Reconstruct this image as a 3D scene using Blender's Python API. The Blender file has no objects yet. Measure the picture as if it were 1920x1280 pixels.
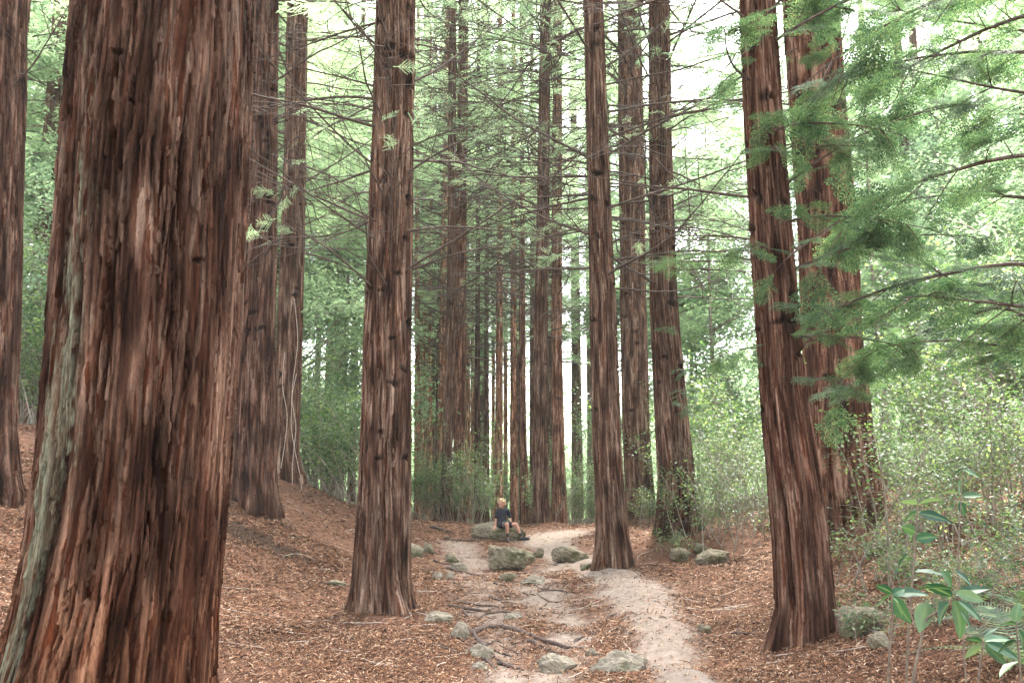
import bpy, math, numpy as np
from mathutils import Vector, Matrix, Euler
R = math.radians
rng = np.random.default_rng(7)
S = bpy.context.scene

# ---------------------------------------------------------------- camera, sky, sun, exposure
PITCH = R(9.0); CAMH = 1.6; F = 35/36*1920
cam = bpy.data.cameras.new('camera'); cam.lens = 35; cam.sensor_width = 36; cam.clip_end = 2000; cam.clip_start = .05
cam_o = bpy.data.objects.new('camera', cam); S.collection.objects.link(cam_o)
cam_o.location = (0, 0, CAMH); cam_o.rotation_euler = (R(90)+PITCH, 0, 0); S.camera = cam_o
cam.dof.use_dof = False

SUN_EL, SUN_AZ = R(58), R(25)
w = bpy.data.worlds.new('World'); S.world = w; w.use_nodes = True
nt = w.node_tree; nt.nodes.clear()
sky = nt.nodes.new('ShaderNodeTexSky'); sky.sky_type = 'NISHITA'; sky.sun_disc = False
sky.sun_elevation = SUN_EL; sky.sun_rotation = SUN_AZ; sky.dust_density = 3; sky.air_density = 1.2
hs = nt.nodes.new('ShaderNodeHueSaturation'); hs.inputs['Saturation'].default_value = .3
bg = nt.nodes.new('ShaderNodeBackground'); bg.inputs['Strength'].default_value = .115
wo = nt.nodes.new('ShaderNodeOutputWorld')
nt.links.new(sky.outputs[0], hs.inputs['Color']); nt.links.new(hs.outputs[0], bg.inputs[0]); nt.links.new(bg.outputs[0], wo.inputs[0])
sl = bpy.data.lights.new('sun', 'SUN'); sl.energy = 1.5; sl.angle = R(11); sl.color = (1, .95, .87)
so = bpy.data.objects.new('sun', sl); S.collection.objects.link(so)
sd = Vector((math.sin(SUN_AZ)*math.cos(SUN_EL), math.cos(SUN_AZ)*math.cos(SUN_EL), math.sin(SUN_EL)))
so.rotation_euler = sd.to_track_quat('Z', 'Y').to_euler()
S.view_settings.view_transform = 'Standard'; S.view_settings.look = 'None'; S.view_settings.gamma = 1
S.view_settings.exposure = 3.5
S.cycles.use_denoising = True; S.cycles.denoising_prefilter = 'ACCURATE'
S.cycles.max_bounces = 8; S.cycles.diffuse_bounces = 4; S.cycles.transmission_bounces = 4; S.cycles.volume_bounces = 1
S.cycles.sample_clamp_indirect = 6

cp, sp_ = math.cos(PITCH), math.sin(PITCH)
def ray(px, py):
    cx, cy = (px-960)/F, (640-py)/F
    return np.array([cx, cp-sp_*cy, sp_+cp*cy])
def P(px, py, Y):
    d = ray(px, py); t = Y/d[1]
    return np.array([d[0]*t, Y, CAMH+d[2]*t])
def depth(Y, z): return Y*cp+(z-CAMH)*sp_

# ---------------------------------------------------------------- helpers
def mesh(name, V, faces, mats, cols=None, smooth=True, midx=None, attrs=None):
    """faces: list of int arrays (n,k)"""
    me = bpy.data.meshes.new(name)
    V = np.asarray(V, np.float32)
    me.vertices.add(len(V)); me.vertices.foreach_set('co', V.ravel())
    faces = [np.asarray(f, np.int32) for f in faces if len(f)]
    li = np.concatenate([f.ravel() for f in faces]); tot = np.concatenate([np.full(len(f), f.shape[1], np.int32) for f in faces])
    me.loops.add(len(li)); me.loops.foreach_set('vertex_index', li)
    me.polygons.add(len(tot)); st = np.concatenate([[0], np.cumsum(tot)[:-1]]).astype(np.int32)
    me.polygons.foreach_set('loop_start', st)
    me.polygons.foreach_set('use_smooth', np.full(len(tot), smooth))
    if midx is not None: me.polygons.foreach_set('material_index', np.asarray(midx, np.int32))
    for m in (mats if isinstance(mats, (list, tuple)) else [mats]): me.materials.append(m)
    if cols is not None:
        a = me.color_attributes.new('col', 'FLOAT_COLOR', 'POINT')
        c = np.ones((len(V), 4), np.float32); c[:, :3] = cols; a.data.foreach_set('color', c.ravel())
    for k, v in (attrs or {}).items():
        a = me.attributes.new(k, 'FLOAT', 'POINT'); a.data.foreach_set('value', np.asarray(v, np.float32))
    me.update(calc_edges=True)
    return me
def link(name, me, parent=None, loc=(0, 0, 0), rot=(0, 0, 0), sc=(1, 1, 1)):
    o = bpy.data.objects.new(name, me); S.collection.objects.link(o)
    o.location = [float(v) for v in loc]; o.rotation_euler = rot; o.scale = sc
    if parent: o.parent = parent
    return o
def tag(o, label=None, cat=None, group=None, kind=None):
    if label: o['label'] = label
    if cat: o['category'] = cat
    if group: o['group'] = group
    if kind: o['kind'] = kind
    return o
class MB:
    def __init__(s): s.V = []; s.F = {3: [], 4: []}; s.M = {3: [], 4: []}; s.n = 0
    def add(s, V, F, m=0):
        V = np.asarray(V, float); F = np.asarray(F, int)
        s.V.append(V); s.F[F.shape[1]].append(F+s.n); s.M[F.shape[1]].append(np.full(len(F), m)); s.n += len(V)
    def tube(s, pts, rad, n=4, m=0):
        pts = np.asarray(pts, float); k = len(pts); rad = np.broadcast_to(rad, (k,))
        t = np.gradient(pts, axis=0); t /= np.linalg.norm(t, axis=1)[:, None]+1e-9
        up = np.array([0, 0, 1.]) if abs(t[:, 2]).mean() < .8 else np.array([1., 0, 0])
        a = np.cross(t, up); a /= np.linalg.norm(a, axis=1)[:, None]+1e-9; b = np.cross(t, a)
        th = np.arange(n)*2*math.pi/n
        V = pts[:, None]+rad[:, None, None]*(np.cos(th)[None, :, None]*a[:, None]+np.sin(th)[None, :, None]*b[:, None])
        i, j = np.meshgrid(np.arange(k-1), np.arange(n), indexing='ij'); j2 = (j+1) % n
        s.add(V.reshape(-1, 3), np.stack([i*n+j, i*n+j2, (i+1)*n+j2, (i+1)*n+j], -1).reshape(-1, 4), m)
    def mesh(s, name, mats, **k):
        F = [np.concatenate(s.F[q]) for q in (3, 4) if s.F[q]]; mi = np.concatenate([np.concatenate(s.M[q]) for q in (3, 4) if s.F[q]])
        return mesh(name, np.concatenate(s.V), F, mats, midx=mi, **k)

def lattice(seed, n=256): return np.random.default_rng(seed).random((n, n))
_L = {}
def vnoise(x, y, seed=0, per=None):
    """value noise 0..1; per=(px,py) integer periods"""
    if seed not in _L: _L[seed] = lattice(seed)
    L = _L[seed]; px, py = per or (256, 256)
    xi, yi = np.floor(x).astype(int), np.floor(y).astype(int); fx, fy = x-xi, y-yi
    fx = fx*fx*(3-2*fx); fy = fy*fy*(3-2*fy)
    x0, x1, y0, y1 = xi % px % 256, (xi+1) % px % 256, yi % py % 256, (yi+1) % py % 256
    return (L[x0, y0]*(1-fx)+L[x1, y0]*fx)*(1-fy)+(L[x0, y1]*(1-fx)+L[x1, y1]*fx)*fy
def fbm(x, y, seed=0, o=4):
    r = 0; a = .5
    for k in range(o): r = r+a*(vnoise(x*2**k, y*2**k, seed+k)-.5)*2; a *= .5
    return r

# ---------------------------------------------------------------- terrain
anch = [(960,1280,9.2),(1250,1270,9.0),(1240,1180,12),(1160,1120,15),(1148,1072,18.5),(1040,1040,22),(980,1014,24.7),(1050,1002,26.5),
 (1000,988,29),(1000,1150,13.6),(900,1200,11.6),(850,1100,16.5),(800,1040,20.5),(800,988,26.5),(718,1160,14.3),(600,1270,9.3),(450,1180,12),(560,1105,16),
 (500,1048,17.2),(480,1020,17.7),(430,985,18),(478,962,19),(540,897,23),(600,960,22),(650,1040,19),(770,990,25),(-10,925,15),(10,1050,12.5),(60,800,22),
 (1510,1235,10.2),(1400,1140,14),(1270,1003,21),(1200,975,28),(1600,1000,17),(1400,1045,19),(1750,1150,9.5),(1900,1290,6.5),(1850,1010,13),
 (1850,890,18),(1420,955,26),(1100,985,30),(880,985,29)]
A = [tuple(P(*a)) for a in anch]
A += [(0,36,.35),(-6,36,.9),(5,36,.6),(0,-10,0),(-8,0,.1),(8,0,.2),(0,3,0),(0,45,-.6),(-10,45,2.2),(12,45,1.9),(-26,25,6),(26,28,5.5),(-20,5,2.5),(20,5,2.2),
      (-34,60,7),(36,60,7),(0,80,-1.5),(-60,20,12),(60,20,12),(-60,-30,8),(60,-30,8),(0,-50,1)]
A = np.array(A); C2 = 1.2
def _phi(d2): return np.sqrt(d2+C2)
_M = _phi(((A[:, None, :2]-A[None, :, :2])**2).sum(-1))
_n = len(A); _K = np.zeros((_n+1, _n+1)); _K[:_n, :_n] = _M-np.eye(_n)*.05; _K[_n, :_n] = _K[:_n, _n] = 1
_W = np.linalg.solve(_K, np.append(A[:, 2], 0))
def H0(x, y):
    x = np.asarray(x, float); y = np.asarray(y, float); sh = x.shape; x = x.ravel(); y = y.ravel(); out = np.empty(len(x))
    for i in range(0, len(x), 60000):
        xx, yy = np.clip(x[i:i+60000], -70, 70), np.clip(y[i:i+60000], -50, 90)
        out[i:i+60000] = _phi((xx[:, None]-A[:, 0])**2+(yy[:, None]-A[:, 1])**2)@_W[:_n]+_W[_n]
    return out.reshape(sh)
def H(x, y):
    x = np.asarray(x, float); y = np.asarray(y, float)
    h = H0(x, y); r = np.hypot(x, y-20)
    h = h+.05*fbm(x*.7, y*.7, 11, 4)+.018*fbm(x*4, y*4, 21, 3)
    far = np.clip((y-75)/120, 0, 1)
    h = h+far*far*(22*np.clip(np.abs(x+8)/60, 0, 1.5)+4+6*fbm(x*.02, y*.02, 31, 3))
    # bank edge with a little overhang step, left
    e = np.exp(-((x+5.0)/1.9)**2)*(1/(1+np.exp(-(y-17.55-.25*fbm(x*1.5, x*0, 5, 3))/.07)))*np.exp(-np.clip(y-17.5, 0, 9)/.7)
    return h+.42*e*(1+.5*fbm(x*3, y*3, 55, 3))
TB = [(478,19,.7),(538,23,.6),(718,14.3,.75),(1149,18.5,.5),(1202,28,.6),(1270,21,.7),(1511,10.2,.6),(1594,17,.9),(837,31,.5),(1018,30,.6)]
TB = [((px-960)/F*Yd*.99, Yd, rr_) for px, Yd, rr_ in TB]
_H1 = H
def H(x, y):
    h = _H1(x, y); x = np.asarray(x, float); y = np.asarray(y, float)
    for a, b_, rr_ in TB: h = h+.13*np.exp(-(((x-a)/rr_)**2+((y-b_)/rr_)**2))
    return h
def hit(px, py):
    d = ray(px, py); t = np.linspace(3, 90, 4000)/d[1]
    z = CAMH+d[2]*t; hh = H(d[0]*t, d[1]*t); k = np.argmax(z < hh)
    if k == 0: k = len(t)-1
    return np.array([d[0]*t[k], d[1]*t[k], hh[k]])
def seg_dist(x, y, pts):
    """distance to polyline with widths; pts (x,y,w): returns min of d/w"""
    best = np.full(x.shape, 1e9)
    for (x0, y0, w0), (x1, y1, w1) in zip(pts[:-1], pts[1:]):
        dx, dy = x1-x0, y1-y0; t = np.clip(((x-x0)*dx+(y-y0)*dy)/(dx*dx+dy*dy), 0, 1)
        best = np.minimum(best, np.hypot(x-x0-t*dx, y-y0-t*dy)/(w0+(w1-w0)*t))
    return best
def pxpath(l): return [(*hit(a, b)[:2], wd*hit(a, b)[1]/F) for a, b, wd in l]   # wd in pixels (half width)
RIDGE = pxpath([(1290,1300,75),(1255,1245,60),(1240,1180,72),(1200,1130,85),(1165,1090,80),(1105,1060,45),(1045,1035,40),(1020,1012,60),(1050,1001,70)])
SIDE = pxpath([(1010,1290,60),(1060,1220,50),(1075,1160,60),(1010,1120,75),(1010,1080,60),(1060,1050,40)])
LEFTP = pxpath([(960,1300,50),(945,1225,75),(910,1130,75),(880,1070,65),(860,1015,50)])
def pathmask(x, y):
    m = np.exp(-np.clip(seg_dist(x, y, RIDGE), 0, 9)**2*.95)*1.1
    m = np.maximum(m, .74*np.exp(-np.clip(seg_dist(x, y, SIDE), 0, 9)**2*.8))
    m = np.maximum(m, .66*np.exp(-np.clip(seg_dist(x, y, LEFTP), 0, 9)**2*1.2))
    return np.clip(m+.30*fbm(x*1.6, y*1.6, 41, 5)+.22*fbm(x*5, y*5, 47, 3), 0, 1)

_hol = hit(975, 1200); _hol2 = hit(1090, 1150)
def ex(x, y):
    x = np.asarray(x, float); y = np.asarray(y, float); p = pathmask(x, y); d = seg_dist(x, y, RIDGE)
    e = -.02*p+.13*np.exp(-d**2*1.8)*np.clip((19-y)/3, 0, 1)-.12*np.exp(-((x-_hol[0])/.7)**2-((y-_hol[1])/1.0)**2)-.08*np.exp(-((x-_hol2[0])/.35)**2-((y-_hol2[1])/1.5)**2)
    return e+p*(.03*fbm(x*2.2, y*1.4, 91, 4)+.012*fbm(x*9, y*6, 95, 2))
def NT(m):
    m.use_nodes = True; t = m.node_tree; b = t.nodes.get('Principled BSDF'); return t, b
def node(t, typ, **k):
    n = t.nodes.new(typ)
    for a, v in k.items():
        if a.startswith('i_'):
            key = a[2:]; n.inputs[int(key) if key.isdigit() else key].default_value = v
        else: setattr(n, a, v)
    return n
def ramp(t, src, stops):
    r = t.nodes.new('ShaderNodeValToRGB'); e = r.color_ramp.elements
    while len(e) < len(stops): e.new(.5)
    for k, (p, c) in enumerate(stops): e[k].position = p; e[k].color = (*c, 1) if len(c) == 3 else c
    t.links.new(src, r.inputs[0]); return r.outputs[0]
def mixc(t, fac, a, b, mode='MIX'):
    n = t.nodes.new('ShaderNodeMix'); n.data_type = 'RGBA'; n.blend_type = mode
    for s, v in ((n.inputs[0], fac), (n.inputs[6], a), (n.inputs[7], b)):
        if hasattr(v, 'links') or isinstance(v, bpy.types.NodeSocket): t.links.new(v, s)
        else: s.default_value = v if isinstance(v, float) else (*v, 1)
    return n.outputs[2]
def noise(t, scale, detail=4, vec=None, stretch=None, rough=.6):
    n = node(t, 'ShaderNodeTexNoise', i_Scale=scale, i_Detail=detail, i_Roughness=rough)
    if vec is None:
        tc = node(t, 'ShaderNodeTexCoord'); vec = tc.outputs['Object']
    if stretch:
        mp = node(t, 'ShaderNodeMapping'); mp.inputs['Scale'].default_value = stretch; t.links.new(vec, mp.inputs[0]); vec = mp.outputs[0]
    t.links.new(vec, n.inputs['Vector']); return n.outputs['Fac']
def bump(t, b, src, s, d):
    n = node(t, 'ShaderNodeBump', i_Strength=s, i_Distance=d); t.links.new(src, n.inputs['Height']); t.links.new(n.outputs[0], b.inputs['Normal'])

# ground material
mg = bpy.data.materials.new('forest_floor'); t, b = NT(mg)
att = node(t, 'ShaderNodeAttribute', attribute_name='path')
n1 = noise(t, 55, 6, stretch=(1, 1, 1)); n2 = noise(t, 9, 5); n3 = noise(t, 1.5, 4); n4 = noise(t, 140, 3, stretch=(1, .35, 1))
lit = ramp(t, n1, [(.3, (.025, .012, .007)), (.5, (.12, .052, .029)), (.7, (.25, .13, .08))])
lit = mixc(t, .45, lit, ramp(t, n4, [(.35, (.03, .015, .009)), (.65, (.20, .105, .065))]))
lit = mixc(t, ramp(t, n3, [(.5, (0, 0, 0)), (.8, (.45, .45, .45))]), lit, (.10, .06, .038))
clay = ramp(t, n2, [(.25, (.115, .086, .067)), (.5, (.19, .148, .12)), (.75, (.27, .215, .178))])
clay = mixc(t, .2, clay, ramp(t, n1, [(.35, (.15, .095, .07)), (.6, (.40, .32, .26))]))
mm = node(t, 'ShaderNodeMath', operation='ADD'); t.links.new(att.outputs['Fac'], mm.inputs[0])
m2 = node(t, 'ShaderNodeMath', operation='MULTIPLY_ADD', i_1=.7, i_2=-.35); t.links.new(n1, m2.inputs[0]); t.links.new(m2.outputs[0], mm.inputs[1])
m3 = node(t, 'ShaderNodeMath', operation='MULTIPLY_ADD', i_1=.6, i_2=-.3); t.links.new(n2, m3.inputs[0])
m4 = node(t, 'ShaderNodeMath', operation='ADD'); t.links.new(mm.outputs[0], m4.inputs[0]); t.links.new(m3.outputs[0], m4.inputs[1])
fac = ramp(t, m4.outputs[0], [(.22, (0, 0, 0)), (.80, (1, 1, 1))])
att2 = node(t, 'ShaderNodeAttribute', attribute_name='far')
base = mixc(t, fac, lit, clay)
base = mixc(t, att2.outputs['Fac'], base, ramp(t, n3, [(.35, (.05, .09, .03)), (.7, (.12, .17, .06))]))
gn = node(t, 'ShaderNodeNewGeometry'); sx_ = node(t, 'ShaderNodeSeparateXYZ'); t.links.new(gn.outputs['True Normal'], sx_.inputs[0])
base = mixc(t, ramp(t, sx_.outputs[2], [(.76, (1, 1, 1)), (.88, (0, 0, 0))]), base, ramp(t, n1, [(.35, (.012, .008, .005)), (.5, (.045, .028, .017)), (.62, (.10, .055, .032))]))  # steep faces: dark bare soil, with the ledge's shade put into its colour
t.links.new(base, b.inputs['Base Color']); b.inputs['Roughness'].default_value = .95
b.inputs['Specular IOR Level'].default_value = .15
bump(t, b, n1, .8, .02)

def axis(lo, hi, f0, f1, st, g=1.12):
    a = list(np.arange(f0, f1, st)); s = st; v = a[-1]
    while v < hi: s *= g; v += s; a.append(v)
    s = st; v = a[0]
    while v > lo: s *= g; v -= s; a.insert(0, v)
    return np.array(a)
gx = axis(-320, 320, -8, 8, .055); gy = axis(-120, 420, 5.5, 31, .055)
X, Y = np.meshgrid(gx, gy, indexing='ij'); Z = H(X, Y)
pm = pathmask(X, Y)
# worn path: dug slightly, smoother ridge bulge
Z = Z+ex(X, Y)
V = np.stack([X, Y, Z], -1).reshape(-1, 3)
i, j = np.meshgrid(np.arange(len(gx)-1), np.arange(len(gy)-1), indexing='ij'); ny = len(gy)
Fq = np.stack([i*ny+j, (i+1)*ny+j, (i+1)*ny+j+1, i*ny+j+1], -1).reshape(-1, 4)
farm = np.clip((np.hypot(X, Y-15)-32)/25, 0, 1)
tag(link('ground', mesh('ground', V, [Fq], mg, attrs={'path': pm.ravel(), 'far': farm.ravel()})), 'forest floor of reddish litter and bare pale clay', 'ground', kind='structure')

# ---------------------------------------------------------------- leaf litter (uncountable)
def rand_leaf_mat(name, stops, transl=.0, rough=.7, gloss=0., tcol=None, sz=None, spec=.3):
    m = bpy.data.materials.new(name); t, b = NT(m)
    g = node(t, 'ShaderNodeNewGeometry'); c = ramp(t, g.outputs['Random Per Island'], stops)
    b.inputs['Roughness'].default_value = rough; b.inputs['Specular IOR Level'].default_value = spec
    if sz:
        nn = noise(t, sz, 3, vec=None); c = mixc(t, .8, c, ramp(t, nn, [(.35, (.55, .6, .55)), (.65, (1.3, 1.25, 1.1))]), 'MULTIPLY')
    t.links.new(c, b.inputs['Base Color'])
    if transl:
        tr = node(t, 'ShaderNodeBsdfTranslucent'); mx = node(t, 'ShaderNodeMixShader', i_0=transl)
        tc = mixc(t, 1.0, c, tcol or (1.6, 1.5, .9), 'MULTIPLY')
        t.links.new(tc, tr.inputs['Color']); t.links.new(b.outputs[0], mx.inputs[1]); t.links.new(tr.outputs[0], mx.inputs[2])
        t.links.new(mx.outputs[0], t.nodes['Material Output'].inputs['Surface'])
    return m
m_lit = rand_leaf_mat('needle_litter', [(0, (.014, .007, .004)), (.3, (.06, .024, .012)), (.6, (.16, .066, .031)), (.86, (.25, .13, .07)), (.98, (.42, .30, .21))], rough=.8, spec=.15)
def litter(n, x0, x1, y0, y1, lmin, lmax, seed, keep=1.0):
    r = np.random.default_rng(seed)
    x = r.uniform(x0, x1, n); y = r.uniform(y0, y1, n)
    pmv = pathmask(x, y); ok = r.random(n) > np.clip(pmv*1.25-.1, 0, .94)
    ok &= np.abs(x) < y*.56+1
    clump = vnoise(x*2.2, y*2.2, 77); ok &= r.random(n) < .25+1.1*clump*(.5+vnoise(x*.8, y*.8, 78))
    x, y = x[ok], y[ok]; sl_ = np.abs(H(x, y+.06)-H(x, y-.06))/.12; ok = (sl_ < .75) | (r.random(len(x)) < .38)
    x, y = x[ok], y[ok]; n = len(x)
    a = r.normal(.35, .9, n); L = r.uniform(lmin, lmax, n)*(1+.8*(r.random(n) < .08)); wd = r.uniform(.0018, .0048, n)*(.7+y/14)
    bend = r.normal(0, .35, n); tilt = r.normal(0, .22, n)
    z = H(x, y)+ex(x, y)+r.uniform(.002, .022, n)
    d = np.stack([np.cos(a), np.sin(a)], -1); q = np.stack([-d[:, 1], d[:, 0]], -1)
    V = np.empty((n, 6, 3))
    for k, s in enumerate((-.5, 0, .5)):
        cx = x+d[:, 0]*L*s+q[:, 0]*L*bend*(s*s-.1); cy = y+d[:, 1]*L*s+q[:, 1]*L*bend*(s*s-.1)
        cz = z+tilt*L*s+.010*(1-4*s*s); ww = wd*(1 if s == 0 else .45)
        for e, sg in enumerate((-1, 1)):
            V[:, k*2+e, 0] = cx+q[:, 0]*ww*sg; V[:, k*2+e, 1] = cy+q[:, 1]*ww*sg; V[:, k*2+e, 2] = cz+sg*ww*r.normal(0, .5, n)
    o = np.arange(n)[:, None]*6
    return V.reshape(-1, 3), np.concatenate([o+[0, 1, 3, 2], o+[2, 3, 5, 4]])
LV, LF, off = [], [], 0
for args in ((230000, -6.5, 7.5, 6.5, 13, .025, .085, 1), (200000, -9, 9, 12, 19, .035, .11, 2), (110000, -14, 14, 18, 31, .05, .16, 3)):
    v, f = litter(*args); LV.append(v); LF.append(f+off); off += len(v)
tag(link('needle_litter', mesh('needle_litter', np.concatenate(LV), [np.concatenate(LF)], m_lit)), 'rust brown fallen redwood needles and twiglets covering the floor', 'litter', kind='stuff')

# ---------------------------------------------------------------- bark
def bark_tile(W, Hh, cell, nfl, seed, wr=(.012, .04), lr=(.12, .7), th=(.004, .014), furrow=.018, small=0):
    """returns height (m), colour (…,3); u wraps, v wraps"""
    r = np.random.default_rng(seed)
    u = np.arange(W)[:, None]; v = np.arange(Hh)[None, :]
    wx, wy = W*cell, Hh*cell
    def pn(fu, fv, s):   # periodic noise with fu cycles/m
        a, b_ = max(2, round(fu*wx)), max(2, round(fv*wy))
        return vnoise(u/W*a+0*v, v/Hh*b_+0*u, s, (min(a, 256), min(b_, 256)))
    warp = (pn(1.2, 1.0, seed)-.5)*.1+(pn(4, 3, seed+1)-.5)*.02
    def wn(fu, fv, s):
        a, b_ = max(2, round(fu*wx)), max(2, round(fv*wy))
        return vnoise((u/W+warp/wx)*a+0*v, v/Hh*b_+0*u, s, (min(a, 256), min(b_, 256)))
    big = 1-np.abs(wn(9, .55, seed+2)*2-1)
    mid = 1-np.abs(wn(22, 1.1, seed+3)*2-1)
    fine = wn(70, 5, seed+4); fine2 = .6*wn(75, 16, seed+5)+.4*wn(74, 40, seed+7)
    h = furrow*(-(big**3))+.008*(1-mid**2)+.005*fine+.004*fine2
    wea = .05+.6*(1-big)**1.0+.3*(fine-.5)
    for k in range(nfl+small):
        L = r.uniform(*lr)*(1 if r.random() < .8 else .5); wd = r.uniform(*wr); tt = r.uniform(*th)
        if k >= nfl: L, wd, tt = r.uniform(.05, .28), r.uniform(.007, .022), tt*.9
        cu, cv = r.integers(W), r.integers(Hh); nu = int(wd/cell)+3; nv = int(L/2/cell)+1
        iu = np.arange(-nu*2, nu*2+1)[:, None]; iv = np.arange(-nv, nv+1)[None, :]; s = iv/nv
        slant = r.normal(0, .045); wob = slant*iv+r.normal(0, 1.2)*np.sin(s*r.uniform(2, 6)+r.uniform(0, 6))
        jag = 1+.35*np.interp(iv[0], np.linspace(-nv, nv, 9), r.normal(0, .6, 9))[None, :]
        hw = np.clip((wd/2/cell)*(1-np.abs(s)**r.uniform(2, 9))*jag, .01, None)
        d = np.abs(iu-wob)/hw; m = d < 1
        lift = .85+.15*np.abs(s)+.5*np.clip((-s-.6)/.4, 0, 1)*r.random()
        prof = tt*(1-.35*d**4)*lift
        gu, gv = (cu+iu) % W, (cv+iv) % Hh; gu, gv = np.broadcast_arrays(gu, gv)
        hh = h[gu, gv]; wn_ = wea[gu, gv]; base = .45*hh+prof-.004
        up = m & (base > hh)
        c = r.choice([r.uniform(0, .3), r.uniform(.45, .8), r.uniform(.8, 1.25)])
        h[gu, gv] = np.where(up, base, hh)
        wea[gu, gv] = np.where(up, c*(.8+.35*fine[gu, gv]), wn_)
    # colour
    wea = np.clip(wea, 0, 1.3)[..., None]
    hue = np.clip(pn(9, 2.4, seed+6)*1.6-.3, 0, 1)[..., None]
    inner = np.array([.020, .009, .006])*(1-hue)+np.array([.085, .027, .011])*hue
    outer = np.array([.085, .042, .026])*(1-hue)+np.array([.25, .175, .13])*hue
    c = inner*(1-wea)+outer*wea
    c = c*(.35+1.3*wn(60, 4, seed+8)[..., None])*(.6+.8*wn(26, 1.6, seed+9)[..., None])
    gap_ = np.clip(-h/furrow*1.6, 0, 1)[..., None]; c = c*(1-gap_)+inner*.75*gap_  # furrow bottoms darken with depth: dark inner bark plus painted crevice shade
    return h, c
def sampler(arr):
    W, Hh = arr.shape[:2]
    def f(u, v):   # u,v in cells
        u0 = np.floor(u).astype(int); v0 = np.floor(v).astype(int); fu = (u-u0); fv = (v-v0)
        if arr.ndim == 3: fu, fv = fu[..., None], fv[..., None]
        a, b_, c, d = arr[u0 % W, v0 % Hh], arr[(u0+1) % W, v0 % Hh], arr[u0 % W, (v0+1) % Hh], arr[(u0+1) % W, (v0+1) % Hh]
        return (a*(1-fu)+b_*fu)*(1-fv)+(c*(1-fu)+d*fu)*fv
    return f
CELL = .005
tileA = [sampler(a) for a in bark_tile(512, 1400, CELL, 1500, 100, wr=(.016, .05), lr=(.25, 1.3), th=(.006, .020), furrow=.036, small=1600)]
CELLB = .0032
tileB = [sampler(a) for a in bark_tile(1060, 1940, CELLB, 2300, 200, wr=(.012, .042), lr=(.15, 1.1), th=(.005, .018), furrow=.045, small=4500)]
TW = {0: (512, 1400), 1: (1060, 1940)}; TC = {0: CELL, 1: CELLB}

m_bark = bpy.data.materials.new('redwood_bark'); t, b = NT(m_bark)
att = node(t, 'ShaderNodeAttribute', attribute_name='col')
nb = noise(t, 26, 5, stretch=(3, 3, .35)); nb2 = noise(t, 90, 4, stretch=(2.5, 2.5, .3))
c = mixc(t, .8, att.outputs['Color'], ramp(t, nb, [(.3, (.5, .46, .44)), (.5, (1, 1, 1)), (.72, (1.45, 1.4, 1.35))]), 'MULTIPLY')
c = mixc(t, .6, c, ramp(t, nb2, [(.35, (.55, .5, .48)), (.65, (1.3, 1.28, 1.25))]), 'MULTIPLY')
t.links.new(c, b.inputs['Base Color']); b.inputs['Roughness'].default_value = .9; b.inputs['Specular IOR Level'].default_value = .04
bump(t, b, nb2, 1., .018)

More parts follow.
